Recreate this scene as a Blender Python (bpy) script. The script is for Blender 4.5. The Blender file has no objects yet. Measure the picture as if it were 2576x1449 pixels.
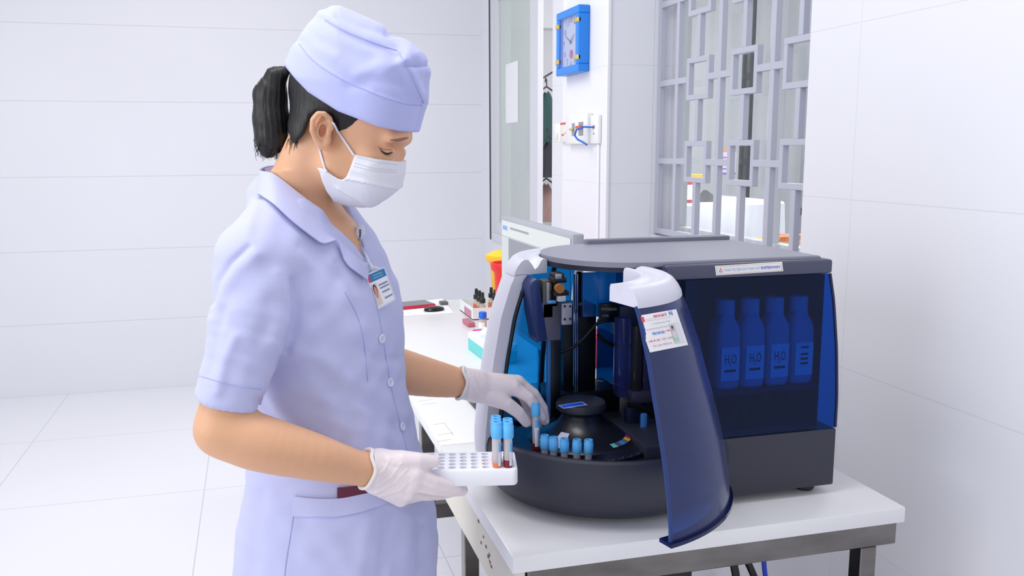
import bpy, bmesh, math, random
import numpy as np
from mathutils import Vector, Matrix
from mathutils.bvhtree import BVHTree
random.seed(4); rng = np.random.default_rng(4)
scn = bpy.context.scene; COL = scn.collection
PI = math.pi; RAD = math.radians
# ---------------------------------------------------------------- camera (room axes: X across, Y deep, Z up)
FPX = 2230.0; TILT = RAD(8.92); ROLL = RAD(-.258); YAW = RAD(15.1); EYE = 1.45
_c, _s = math.cos(YAW), math.sin(YAW)
RIGHT = np.array([_c, -_s, 0.]); FWD = np.array([_s, _c, 0.]); UP = np.array([0, 0, 1.])
_f2 = FWD*math.cos(TILT) - UP*math.sin(TILT); _u2 = UP*math.cos(TILT) + FWD*math.sin(TILT)
_r2 = RIGHT*math.cos(ROLL) + _u2*math.sin(ROLL); _u3 = _u2*math.cos(ROLL) - RIGHT*math.sin(ROLL)
CM = np.array([_r2, -_u3, _f2]); CAM = np.array([0, 0, EYE])
def ray(px, py): return CM.T @ np.array([(px-1242)/FPX, (py-724.5)/FPX, 1.])
def onz(px, py, z): d = ray(px, py); return CAM + d*(z-EYE)/d[2]
def onx(px, py, x): d = ray(px, py); return CAM + d*x/d[0]
def ony(px, py, y): d = ray(px, py); return CAM + d*y/d[1]
def atd(px, py, D): return CAM + ray(px, py)*D
cam = bpy.data.cameras.new('camera'); camo = bpy.data.objects.new('camera', cam); COL.objects.link(camo)
cam.sensor_width = 36; cam.lens = 36*FPX/2576; cam.shift_x = (1288-1242)/2576; cam.clip_start = .02
mw = Matrix([[_r2[i], _u3[i], -_f2[i], CAM[i]] for i in range(3)] + [[0, 0, 0, 1]])
camo.matrix_world = mw; scn.camera = camo
# ---------------------------------------------------------------- materials
MATS = {}
def srgb(c): return tuple((x/12.92 if x <= .04045 else ((x+.055)/1.055)**2.4) for x in (v/255 for v in c))
def mat(name, col, rough=.5, metal=0, bump=0, scale=200, var=.0, spec=.5, sss=0, coat=0, alpha=1, trans=0, emit=0, stretch=None, sheen=0):
    if name in MATS: return MATS[name]
    m = bpy.data.materials.new(name); m.use_nodes = True; nt = m.node_tree; N = nt.nodes; L = nt.links
    b = N['Principled BSDF']; c = srgb(col) + (1,)
    b.inputs['Base Color'].default_value = c; b.inputs['Roughness'].default_value = rough; b.inputs['Metallic'].default_value = metal
    b.inputs['Specular IOR Level'].default_value = spec
    if coat: b.inputs['Coat Weight'].default_value = coat; b.inputs['Coat Roughness'].default_value = .1
    if sheen: b.inputs['Sheen Weight'].default_value = sheen
    if sss: b.inputs['Subsurface Weight'].default_value = sss; b.inputs['Subsurface Radius'].default_value = (.006, .003, .002); b.inputs['Subsurface Scale'].default_value = 1
    if alpha < 1: b.inputs['Alpha'].default_value = alpha
    if trans: b.inputs['Transmission Weight'].default_value = trans
    if emit: b.inputs['Emission Color'].default_value = c; b.inputs['Emission Strength'].default_value = emit
    tc = N.new('ShaderNodeTexCoord'); mp = N.new('ShaderNodeMapping'); L.new(tc.outputs['Object'], mp.inputs[0])
    if stretch: mp.inputs['Scale'].default_value = stretch
    nz = N.new('ShaderNodeTexNoise'); nz.inputs['Scale'].default_value = scale; nz.inputs['Detail'].default_value = 3; L.new(mp.outputs[0], nz.inputs['Vector'])
    if var:
        r = N.new('ShaderNodeMix'); r.data_type = 'RGBA'; r.inputs[6].default_value = tuple(max(0, x*(1-var)) for x in c[:3]) + (1,); r.inputs[7].default_value = tuple(min(1, x*(1+var)) for x in c[:3]) + (1,)
        L.new(nz.outputs['Fac'], r.inputs[0]); L.new(r.outputs[2], b.inputs['Base Color'])
    if bump:
        bp = N.new('ShaderNodeBump'); bp.inputs['Strength'].default_value = bump; bp.inputs['Distance'].default_value = .002; L.new(nz.outputs['Fac'], bp.inputs['Height']); L.new(bp.outputs[0], b.inputs['Normal'])
    MATS[name] = m; return m
def tint(name, col, gloss=.08, rough=.04, haze=0, hcol=(60, 70, 120), hrough=.35):
    """thin tinted clear plastic: straight-through coloured transmission + surface reflection (+ diffuse haze in its own colour)"""
    if name in MATS: return MATS[name]
    m = bpy.data.materials.new(name); m.use_nodes = True; nt = m.node_tree; N = nt.nodes; L = nt.links
    N.remove(N['Principled BSDF']); out = N['Material Output']
    t = N.new('ShaderNodeBsdfTransparent'); t.inputs[0].default_value = srgb(col) + (1,)
    g = N.new('ShaderNodeBsdfGlossy'); g.inputs['Roughness'].default_value = rough; g.inputs[0].default_value = (1, 1, 1, 1)
    lw = N.new('ShaderNodeLayerWeight'); lw.inputs[0].default_value = .5
    pw = N.new('ShaderNodeMath'); pw.operation = 'POWER'; pw.inputs[1].default_value = 5; L.new(lw.outputs['Facing'], pw.inputs[0])
    fr = N.new('ShaderNodeMath'); fr.operation = 'MULTIPLY_ADD'; fr.inputs[1].default_value = .9; fr.inputs[2].default_value = gloss*.4; L.new(pw.outputs[0], fr.inputs[0])
    nz = N.new('ShaderNodeTexNoise'); nz.inputs['Scale'].default_value = 30; tc = N.new('ShaderNodeTexCoord'); L.new(tc.outputs['Object'], nz.inputs['Vector'])
    mx = N.new('ShaderNodeMixShader'); L.new(fr.outputs[0], mx.inputs[0]); L.new(t.outputs[0], mx.inputs[1]); L.new(g.outputs[0], mx.inputs[2])
    last = mx
    if haze:
        d = N.new('ShaderNodeBsdfPrincipled'); d.inputs['Base Color'].default_value = srgb(hcol) + (1,); d.inputs['Roughness'].default_value = hrough
        ma = N.new('ShaderNodeMath'); ma.operation = 'MULTIPLY_ADD'; ma.inputs[1].default_value = .06; ma.inputs[2].default_value = haze-.03; L.new(nz.outputs['Fac'], ma.inputs[0])
        m2 = N.new('ShaderNodeMixShader'); L.new(ma.outputs[0], m2.inputs[0]); L.new(mx.outputs[0], m2.inputs[1]); L.new(d.outputs[0], m2.inputs[2]); last = m2
    L.new(last.outputs[0], out.inputs[0]); MATS[name] = m; return m
def tile_mat(name, col, line, px, py, pz, offs, w, rough=.3, lam=.5):
    """glazed tiles: fine joints at fixed spacings along the room axes (spacing 0 = none)"""
    m = bpy.data.materials.new(name); m.use_nodes = True; nt = m.node_tree; N = nt.nodes; L = nt.links; b = N['Principled BSDF']
    ge = N.new('ShaderNodeNewGeometry'); sp = N.new('ShaderNodeSeparateXYZ'); L.new(ge.outputs['Position'], sp.inputs[0]); last = None
    for i, p in enumerate((px, py, pz)):
        if not p: continue
        a = N.new('ShaderNodeMath'); a.operation = 'SUBTRACT'; L.new(sp.outputs[i], a.inputs[0]); a.inputs[1].default_value = offs[i]-p/2+100*p*0
        mo = N.new('ShaderNodeMath'); mo.operation = 'FLOORED_MODULO'; L.new(a.outputs[0], mo.inputs[0]); mo.inputs[1].default_value = p
        su = N.new('ShaderNodeMath'); su.operation = 'SUBTRACT'; L.new(mo.outputs[0], su.inputs[0]); su.inputs[1].default_value = p/2
        ab = N.new('ShaderNodeMath'); ab.operation = 'ABSOLUTE'; L.new(su.outputs[0], ab.inputs[0])
        lt = N.new('ShaderNodeMath'); lt.operation = 'LESS_THAN'; L.new(ab.outputs[0], lt.inputs[0]); lt.inputs[1].default_value = w
        if last is None: last = lt
        else:
            mx = N.new('ShaderNodeMath'); mx.operation = 'MAXIMUM'; L.new(last.outputs[0], mx.inputs[0]); L.new(lt.outputs[0], mx.inputs[1]); last = mx
    nz = N.new('ShaderNodeTexNoise'); nz.inputs['Scale'].default_value = 1.5; L.new(ge.outputs['Position'], nz.inputs['Vector'])
    c = srgb(col)
    r = N.new('ShaderNodeMix'); r.data_type = 'RGBA'; r.inputs[6].default_value = tuple(x*.97 for x in c) + (1,); r.inputs[7].default_value = tuple(min(1, x*1.02) for x in c) + (1,); L.new(nz.outputs['Fac'], r.inputs[0])
    r2 = N.new('ShaderNodeMix'); r2.data_type = 'RGBA'; r2.inputs[7].default_value = srgb(line) + (1,); L.new(r.outputs[2], r2.inputs[6])
    fm = N.new('ShaderNodeMath'); fm.operation = 'MULTIPLY'; fm.inputs[1].default_value = lam; L.new(last.outputs[0], fm.inputs[0]); L.new(fm.outputs[0], r2.inputs[0])
    L.new(r2.outputs[2], b.inputs['Base Color']); b.inputs['Roughness'].default_value = rough; MATS[name] = m; return m
# ---------------------------------------------------------------- mesh helpers
class MB:
    def __init__(s): s.bm = bmesh.new()
    def _xf(s, vs, loc, rot):
        M = Matrix.Translation(loc)
        if rot is not None: M = M @ (rot if isinstance(rot, Matrix) else Matrix.Rotation(rot, 4, 'Z'))
        bmesh.ops.transform(s.bm, matrix=M, verts=vs)
    def box(s, x0, x1, y0, y1, z0, z1, bev=0, seg=2, rot=None, loc=None):
        b2 = bmesh.new(); bmesh.ops.create_cube(b2, size=1)
        for v in b2.verts: v.co = Vector((x0+(v.co.x+.5)*(x1-x0), y0+(v.co.y+.5)*(y1-y0), z0+(v.co.z+.5)*(z1-z0)))
        if bev: bmesh.ops.bevel(b2, geom=b2.edges[:], offset=bev, segments=seg, affect='EDGES', profile=.5)
        if rot is not None or loc is not None:
            M = Matrix.Translation(loc or (0, 0, 0)) @ (rot if isinstance(rot, Matrix) else Matrix.Rotation(rot or 0, 4, 'Z')); bmesh.ops.transform(b2, matrix=M, verts=b2.verts)
        s._join(b2); return s
    def _join(s, b2):
        me = bpy.data.meshes.new('t'); b2.to_mesh(me); b2.free(); s.bm.from_mesh(me); bpy.data.meshes.remove(me)
    def prism(s, pts, z0, z1, bev=0, seg=2, M=None):
        """polygon (x, y) extruded from z0 to z1"""
        b2 = bmesh.new(); n = len(pts)
        a = [b2.verts.new((p[0], p[1], z0)) for p in pts]; b = [b2.verts.new((p[0], p[1], z1)) for p in pts]
        b2.faces.new(a[::-1]); b2.faces.new(b)
        for i in range(n): b2.faces.new((a[i], a[(i+1) % n], b[(i+1) % n], b[i]))
        if bev:
            ed = [e for e in b2.edges if abs(e.verts[0].co.z-e.verts[1].co.z) < 1e-7]
            bmesh.ops.bevel(b2, geom=ed, offset=bev, segments=seg, affect='EDGES', profile=.5)
        if M is not None: bmesh.ops.transform(b2, matrix=M, verts=b2.verts)
        s._join(b2); return s
    def lathe(s, prof, c=(0, 0, 0), n=32, M=None, a0=0, a1=2*PI):
        """(r, z) profile turned about the vertical axis at c"""
        b2 = bmesh.new(); full = abs(a1-a0-2*PI) < 1e-6; m = n if full else n+1
        rings = []
        for r, z in prof:
            rings.append([b2.verts.new((r*math.cos(a0+(a1-a0)*i/n), r*math.sin(a0+(a1-a0)*i/n), z)) for i in range(m)])
        for k in range(len(prof)-1):
            for i in range(n):
                j = (i+1) % m
                try: b2.faces.new((rings[k][i], rings[k][j], rings[k+1][j], rings[k+1][i]))
                except ValueError: pass
        bmesh.ops.remove_doubles(b2, verts=b2.verts, dist=1e-6)
        T = Matrix.Translation(c) if M is None else Matrix.Translation(c) @ M
        bmesh.ops.transform(b2, matrix=T, verts=b2.verts); s._join(b2); return s
    def tube(s, pts, r, n=10, cap=True, closed=False):
        b2 = bmesh.new(); P = [Vector(p) for p in pts]; R = r if hasattr(r, '__len__') else [r]*len(P); rings = []
        up = None
        for i, p in enumerate(P):
            t = (P[(i+1) % len(P)]-P[i-1]) if closed else (P[min(i+1, len(P)-1)]-P[max(i-1, 0)])
            t.normalize()
            if up is None: up = Vector((0, 0, 1)) if abs(t.z) < .9 else Vector((1, 0, 0))
            u = (up - t*up.dot(t)).normalized(); up = u; v = t.cross(u)
            rings.append([b2.verts.new(p + (u*math.cos(2*PI*k/n) + v*math.sin(2*PI*k/n))*R[i]) for k in range(n)])
        for i in range(len(P) if closed else len(P)-1):
            a, b = rings[i], rings[(i+1) % len(P)]
            for k in range(n): b2.faces.new((a[k], a[(k+1) % n], b[(k+1) % n], b[k]))
        if cap and not closed: b2.faces.new(rings[0][::-1]); b2.faces.new(rings[-1])
        s._join(b2); return s
    def grid(s, G, thick=0, closed_u=False):
        """G[i][j] points -> sheet; thick>0 gives it a back side along its own normals"""
        b2 = bmesh.new(); V = [[b2.verts.new(tuple(p)) for p in row] for row in G]; nu = len(G); nv = len(G[0])
        for i in range(nu if closed_u else nu-1):
            for j in range(nv-1):
                b2.faces.new((V[i][j], V[(i+1) % nu][j], V[(i+1) % nu][j+1], V[i][j+1]))
        b2.normal_update()
        if thick:
            bmesh.ops.solidify(b2, geom=b2.faces[:], thickness=thick)
        s._join(b2); return s
    def mesh(s, V, Fc):
        vs = [s.bm.verts.new(tuple(map(float, v))) for v in V]; s.bm.verts.ensure_lookup_table()
        for f in Fc:
            try: s.bm.faces.new([vs[i] for i in f])
            except ValueError: pass
        return s
    def build(s, name, m, parent=None, smooth=True, ang=35):
        bmesh.ops.recalc_face_normals(s.bm, faces=s.bm.faces)
        me = bpy.data.meshes.new(name); s.bm.to_mesh(me); s.bm.free()
        if smooth:
            for p in me.polygons: p.use_smooth = True
            me.set_sharp_from_angle(angle=RAD(ang))
        return link(name, me, m, parent)
def link(name, me, m, parent=None):
    o = bpy.data.objects.new(name, me); COL.objects.link(o)
    if m is not None:
        me.materials.clear(); me.materials.append(m)
    if parent is not None:
        o.parent = parent; o.matrix_parent_inverse = Matrix.Translation(-parent.location) if not getattr(parent, '_', None) else Matrix()
        o.matrix_parent_inverse = world_of(parent).inverted()
    return o
def world_of(o):
    M = o.matrix_basis.copy()
    if o.parent is not None: M = world_of(o.parent) @ o.matrix_parent_inverse @ M
    return M
def empty(name, loc, label, cat, group=None, rot=0):
    o = bpy.data.objects.new(name, None); COL.objects.link(o); o.location = loc; o.rotation_euler = (0, 0, rot); o.empty_display_size = .05
    return tag(o, label, cat, group)
def tag(o, label, cat, group=None):
    o['label'] = label; o['category'] = cat
    if group: o['group'] = group
    return o
def struct(o): o['kind'] = 'structure'; return o
def copy_tree(o, parent=None):
    c = o.copy(); COL.objects.link(c)
    if parent is not None: c.parent = parent
    for ch in [x for x in bpy.data.objects if x.parent == o]: copy_tree(ch, c)
    return c
def text_mesh(txt, bold=False, res=2):
    """2-D outline of a line of lettering, height about 1, baseline at 0, as (verts, faces, width)"""
    cu = bpy.data.curves.new('t', 'FONT'); cu.body = txt; cu.size = 1; cu.resolution_u = res
    if bold: cu.offset = .02
    o = bpy.data.objects.new('t', cu); COL.objects.link(o); bpy.context.view_layer.update()
    me = bpy.data.meshes.new_from_object(o.evaluated_get(bpy.context.evaluated_depsgraph_get()))
    V = np.array([v.co[:] for v in me.vertices]) if len(me.vertices) else np.zeros((0, 3)); Fc = [tuple(p.vertices) for p in me.polygons]
    bpy.data.objects.remove(o); bpy.data.curves.remove(cu); bpy.data.meshes.remove(me)
    return V, Fc, (V[:, 0].max() if len(V) else 0)
def lettering(txt, fmap, x0, x1, y0, y1, m, parent, name='lettering', bold=False):
    """a line of lettering fitted into the box x0..x1, y0..y1 of a (u, v) -> point map"""
    V, Fc, w = text_mesh(txt, bold)
    if not len(V): return None
    a, b = V[:, 0].min(), V[:, 0].max(); c0, d = V[:, 1].min(), V[:, 1].max()
    P = [fmap(x0+(v[0]-a)/(b-a)*(x1-x0), y0+(v[1]-c0)/(d-c0)*(y1-y0)) for v in V]
    mb = MB(); mb.mesh(P, Fc); return mb.build(name, m, parent, smooth=False)
def plane_map(o, u, v, off=0):
    o = np.array(o, float); u = np.array(u, float); v = np.array(v, float); n = np.cross(u, v); n /= np.linalg.norm(n); o = o+n*off
    return lambda a, b: o+u*a+v*b
def bvh_of(*objs):
    V = []; Fc = []
    for o in objs:
        M = np.array(world_of(o)); k = len(V)
        V += [tuple(M[:3, :3] @ np.array(v.co) + M[:3, 3]) for v in o.data.vertices]; Fc += [tuple(i+k for i in p.vertices) for p in o.data.polygons]
    return BVHTree.FromPolygons(V, Fc)
def hit(bvh, px, py, off=.0006, dmin=0):
    d = Vector(ray(px, py)).normalized(); p, n, i, t = bvh.ray_cast(Vector(CAM)+d*dmin, d)
    if p is None: return None
    if n.dot(d) > 0: n = -n
    return np.array(p + n*off)
def quad_map(bvh, q, off=.0006):
    """q: four picture corners (bottom-left, bottom-right, top-right, top-left) of a sticker lying on a surface"""
    q = [np.array(p, float) for p in q]; last = [None]
    def f(a, b):
        p = q[0]*(1-a)*(1-b)+q[1]*a*(1-b)+q[2]*a*b+q[3]*(1-a)*b
        h = hit(bvh, p[0], p[1], off)
        if h is None: h = last[0]
        last[0] = h; return h
    return f
def sticker(name, fmap, m, parent, n=8, x0=0, x1=1, y0=0, y1=1, thick=0):
    G = [[fmap(x0+(x1-x0)*i/n, y0+(y1-y0)*j/n) for j in range(n+1)] for i in range(n+1)]
    mb = MB(); mb.grid(G, thick); return mb.build(name, m, parent)
# ================================================================ the room
WX = 1.456; WY = 5.68; TZ = 2.95
wall_m = tile_mat('white_wall_tile', (233, 233, 240), (196, 196, 206), 0, 0, .4335, (0, 0, 1.7325), .0022, .35, .55)
rwall_m = tile_mat('white_wall_tile_right', (233, 233, 240), (196, 196, 206), 0, .87, .4335, (0, 1.93, 1.7525), .0014, .35, .35)
floor_m = tile_mat('white_floor_tile', (232, 232, 238), (175, 175, 185), .868, .91, 0, (-.26, 4.761, 0), .0022, .16, .6)
plain = mat('white_paint', (226, 226, 232), .6, var=.02, scale=3)
mb = MB(); mb.box(-3.4, 4.8, -1.2, 7.2, -.1, 0); struct(mb.build('floor', floor_m))
mb = MB(); mb.box(-3.4, WX, WY, WY+.12, 0, TZ); struct(mb.build('wall_back', wall_m))
mb = MB()
mb.box(WX, WX+.12, .1, 2.137, 0, TZ); mb.box(WX, WX+.12, 2.137, 3.0995, 0, 1.125); mb.box(WX, WX+.12, 3.0995, 4.262, 0, TZ); mb.box(WX, WX+.12, 4.262, 5.41, 0, .885)
mb.box(WX, WX+.12, 5.41, WY+.12, 0, TZ); mb.box(WX, WX+.12, 2.137, 3.0995, 2.45, TZ); mb.box(WX, WX+.12, 4.262, 5.41, 2.45, TZ)
struct(mb.build('wall_right', rwall_m, smooth=False))
mb = MB(); mb.box(1.28, WX, 3.1, 3.612, 0, TZ, .002, 1); struct(mb.build('pillar', rwall_m, smooth=False))
# wall of the neighbouring room seen through the grille
mb = MB(); mb.box(WX+.12, 4.8, 6.6, 6.72, 0, TZ); mb.box(4.6, 4.72, 0, 6.6, 0, TZ); struct(mb.build('wall_far', plain, smooth=False))
# white corner trim on the pillar and the window jamb
mb = MB(); mb.box(1.268, 1.281, 3.092, 3.104, 0, TZ, .002); struct(mb.build('trim_1', mat('white_trim', (238, 238, 243), .4)))
# ---- window_2: aluminium sliding window beyond the pillar
alu = mat('pale_aluminium', (222, 222, 228), .35, .15, var=.02); rubber = mat('dark_gasket', (60, 60, 64), .6)
gglass = tint('grey_green_glass', (205, 212, 208), haze=.5, hcol=(226, 231, 230), hrough=.5)
w2 = empty('window_2', (WX, 4.8, .9), 'pale aluminium sliding window half open beyond the clock pillar', 'window'); struct(w2)
del w2['category']
X = 1.47
mb = MB(); mb.box(X-.03, X+.05, 5.36, 5.40, .885, 2.45); mb.box(X+.02, X+.05, 4.2625, 4.282, .885, 2.45); mb.box(X-.03, X+.05, 4.3, 5.36, .885, .93); mb.box(X-.03, X+.05, 4.3, 5.36, 2.41, 2.45); mb.build('window_frame', alu, w2)
mb = MB(); mb.box(X-.034, X+.0, 5.392, 5.412, .885, 2.45); mb.build('gasket', rubber, w2)
sash = MB(); sash.box(X-.01, X+.02, 5.30, 5.36, .93, 2.41); sash.box(X-.01, X+.02, 4.51, 4.645, .93, 2.41); sash.box(X-.01, X+.02, 4.645, 5.30, .93, 1.0); sash.box(X-.01, X+.02, 4.645, 5.3, 2.33, 2.41); so = sash.build('sash', alu, w2)
mb = MB(); mb.box(X+.002, X+.007, 4.645, 5.30, 1.0, 2.33); mb.build('pane', gglass, so)
mb = MB(); mb.grid([[(X+.0005, y, z) for z in (1.60, 1.94)] for y in (5.156, 4.903)]); tag(mb.build('paper_sheet', mat('white_paper', (240, 240, 244), .7)), 'white paper sheet stuck on the grey window glass', 'paper')
# ---- window_1: lattice grille with sliding glass behind it
grey = mat('grille_grey_paint', (186, 188, 202), .45, var=.02)
w1 = empty('window_1', (WX, 2.62, 1.13), 'grey metal lattice grille window beside the pillar', 'window'); struct(w1); del w1['category']
g = MB(); gx0, gx1 = 1.47, 1.492; b = .0105
def vbar(y, z0, z1, w=b): g.box(gx0+.0007, gx1-.0007, y-w, y+w, z0, z1, .001, 1)
def hbar(z, y0, y1, w=b): g.box(gx0, gx1, y0, y1, z-w, z+w, .001, 1)
ZS = [1.125+.279*k for k in range(5)]; YS = [2.792, 2.4985, 2.205]
for y in (3.088, 2.945, 2.646, 2.338, 2.148): vbar(y, 1.13, 2.45)
hbar(1.142, 2.137, 3.099)
for z in (1.403, 1.684, 1.965, 2.246):
    edges = [3.088] + [v for y in YS for v in (y+.077, y-.077)] + [2.137]
    for k in range(0, len(edges), 2): hbar(z, edges[k+1], edges[k])
    for y in YS:
        hy = .078; hz = .071
        for s in (-1, 1): vbar(y+s*(hy-.009), z-hz+.0004, z+hz-.0004, .009); hbar(z+s*(hz-.009), y-hy+.001, y+hy-.001, .009)
        vbar(y, z+hz, z+.281-hz if z < 2.2 else 2.45)
for y in YS: vbar(y, 1.14, 1.403-.071)
g.build('grille', grey, w1)
mb = MB(); X2 = 1.53
mb.box(X2, X2+.04, 3.03, 3.10, 1.125, 2.45); mb.box(X2, X2+.04, 2.137, 2.17, 1.125, 2.45); mb.box(X2, X2+.04, 2.17, 3.03, 1.125, 1.16); mb.box(X2, X2+.04, 2.17, 3.03, 2.41, 2.45)
mb.box(X2+.005, X2+.03, 2.40, 2.455, 1.16, 2.41)
mb.build('window_frame', alu, w1)
mb = MB(); mb.box(X2+.01, X2+.012, 2.455, 3.03, 1.16, 2.41); mb.box(X2+.026, X2+.028, 2.17, 2.42, 1.16, 2.41)
mb.build('pane', tint('clear_glass', (240, 243, 242), haze=.03, hcol=(235, 236, 232), hrough=.5), w1)
# ---- the next room, seen through the grille
mb = MB(); mb.box(3.40, 3.46, 5.72, 5.79, 0, 2.9, .004); tag(mb.build('black_post', mat('black_metal', (22, 22, 26), .4)), 'slim black upright post behind the lattice grille', 'post')
cab = empty('grey_partition', (3.62, 5.4, 0), 'grey glazed aluminium partition in the room behind the grille', 'partition')
mb = MB()
for x in (3.55, 3.9, 4.2): mb.box(x, x+.055, 5.2, 5.25, 0, 2.8)
mb.box(3.55, 4.25, 5.2, 5.25, 1.0, 1.05); mb.build('frame', mat('mid_grey_alu', (140, 142, 148), .4), cab)
mb = MB(); mb.box(3.6, 4.2, 5.222, 5.228, .05, 2.8); mb.build('pane', tint('smoky_glass', (190, 196, 192), haze=.4, hcol=(160, 166, 162)), cab)
tb = empty('cloth_table', (2.75, 5.2, 0), 'table under a long white cloth seen through the grille', 'table')
G = []
def rr(u, hx, hy):   # rounded rectangle outline
    a = u*2*PI; c, s = math.cos(a), math.sin(a); e = .35
    return (math.copysign(abs(c)**e, c)*hx, math.copysign(abs(s)**e, s)*hy)
for i in range(96):
    u = i/96; row = []
    for k, (sc, z) in enumerate(((.0, 1.12), (.6, 1.12), (.985, 1.12), (1., 1.11), (1.01, .9), (1.03, .6), (1.04, .3), (1.05, .02))):
        x, y = rr(u, .42, .5); f = 1 + (math.sin(u*2*PI*14)*.012*max(0, k-3))
        row.append((2.78+x*sc*f, 5.25+y*sc*f, z))
    G.append(row)
mb = MB(); mb.grid(G, 0, True); mb.build('tablecloth', mat('white_cloth', (206, 206, 218), .8), tb)
mb = MB(); mb.box(2.42, 3.15, 4.8, 5.7, 1.08, 1.112)
for sx in (2.48, 3.06):
    for sy in (4.86, 5.6): mb.box(sx, sx+.04, sy, sy+.04, 0, 1.08)
mb.build('table_frame', grey, tb)
rb = empty('red_carton', (2.50, 4.95, 1.122), 'red and white carton standing on the white cloth table', 'box')
mb = MB(); mb.box(2.41, 2.60, 4.9, 5.03, 1.122, 1.26, .002, 1); mb.build('carton', mat('carton_red', (196, 60, 72), .5), rb)
mb = MB()
for z in (1.235, 1.19, 1.15): mb.box(2.415, 2.51, 4.8975, 4.9, z-.008, z+.008)
mb.box(2.52, 2.595, 4.8975, 4.9, 1.14, 1.23); mb.build('printed_band', mat('carton_white', (236, 230, 236), .5), rb)
mb = MB(); mb.box(2.56, 2.68, 4.97, 5.03, 1.2605, 1.29, .002, 1); tag(mb.build('yellow_pad', mat('pad_yellow', (226, 178, 62), .5)), 'small yellow pad lying on top of the red carton', 'pad')
mb = MB(); mb.prism([(0, 0), (.16, 0), (.06, .07)], 0, .05, M=Matrix.Translation((2.64, 5.0, 1.122)) @ Matrix.Rotation(PI/2, 4, 'X')); tag(mb.build('grey_wedge', mat('dark_grey_plastic', (92, 94, 98), .5)), 'dark grey wedge shaped holder beside the red carton', 'holder')
po = empty('wall_poster', (3.24, 5.7, 1.34), 'small lilac poster hanging beside the black post behind the grille', 'poster')
mb = MB(); mb.box(3.19, 3.35, 5.74, 5.745, 1.26, 1.45); mb.build('sheet', mat('poster_lilac', (206, 190, 226), .6), po)
mb = MB(); mb.box(3.19, 3.35, 5.737, 5.74, 1.425, 1.45); mb.build('header', mat('poster_orange', (206, 140, 110), .6), po)
mb = MB(); mb.box(3.19, 3.35, 5.737, 5.74, 1.26, 1.275)
for z in (1.30, 1.34, 1.38): mb.box(3.2, 3.32, 5.737, 5.74, z, z+.006)
mb.build('print', mat('poster_ink', (112, 92, 160), .6), po)
for (x, y, w, c, lb) in ((2.44, 3.86, .06, (238, 150, 40), 'orange carton low behind the grille, the nearer to the dark post'), (2.555, 3.93, .05, (240, 128, 48), 'orange carton low behind the grille, tallest of the orange cartons'), (2.67, 3.98, .06, (226, 112, 92), 'salmon carton low behind the grille beside the orange cartons')):
    o = empty('small_carton', (x, y, .92), lb, 'box', 'cartons behind the grille')
    mb = MB(); mb.box(x-w, x+w-.008, y-.04, y+.04, .9195, 1.01, .002, 1); mb.build('carton', mat('carton_%d' % c[1], c, .5), o)
    mb = MB(); mb.box(x-w+.01, x+w-.02, y-.0415, y-.04, .95, .985); mb.build('label', mat('carton_label', (244, 190, 120), .5), o)
mb = MB(); mb.box(2.2, 2.85, 3.72, 4.2, .88, .919, .004); 
for sx in (2.22, 2.8):
    for sy in (3.74, 4.15): mb.box(sx, sx+.03, sy, sy+.03, 0, .88)
tag(mb.build('side_table', mat('brown_wood', (120, 92, 88), .5, var=.1)), 'low side table carrying the orange cartons behind the grille', 'table')
# ---- clothes on hangers beyond the open half of the far window
dg = mat('dark_green_cloth', (34, 62, 62), .9, bump=.3, scale=60); 
def garment(x, y, z1, z0, w, m, label, sd):
    o = empty('hanging_garment', (x, y, z0), label, 'clothes', 'clothes hanging beyond the far window'); r = random.Random(sd); G = []
    ph = r.random()*6
    for i in range(29):
        row = []; u = i/28*2*PI
        for k in range(9):
            t = k/8; hw = w*(.25+.75*min(1, t*2.2))*(1+.1*t); d = .035+.03*t
            f = 1+.25*t*math.sin(u*5+ph)
            row.append((x+math.cos(u)*hw, y+math.sin(u)*d*f, z1+(z0-z1)*t-.04*abs(math.cos(u))*(t < .15)))
        G.append(row)
    mb = MB(); mb.grid(G); mb.build('garment', m, o)
    mb = MB(); mb.tube([(x-w*.7, y, z1-.03), (x, y, z1+.03), (x+w*.7, y, z1-.03)], .006); mb.tube([(x, y, z1+.03), (x, y, z1+.07), (x, y+.02, z1+.085), (x, y+.03, z1+.06)], .004); mb.build('hanger', mat('black_wire', (40, 40, 44), .4), o)
garment(1.88, 5.62, 1.82, 1.30, .13, dg, 'dark green garment on a hanger beyond the open far window', 1)
garment(1.82, 5.40, 1.50, 1.27, .10, mat('black_cloth', (30, 32, 40), .9), 'black garment hanging in front of the green one beyond the window', 2)
st = mat('brown_stripe_cloth', (128, 104, 100), .9, bump=.2, var=.5, scale=9, stretch=(1, 8, .2))
garment(1.84, 5.50, 1.23, .98, .12, st, 'brown striped cloth hanging lowest beyond the far window', 3)
mb = MB(); mb.tube([(1.80, 5.25, 1.914), (1.98, 6.184, 1.914)], .006)
tag(mb.build('clothes_rail', mat('black_wire', (40, 40, 44), .4)), 'thin dark clothes rail beyond the open far window', 'rail')
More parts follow.
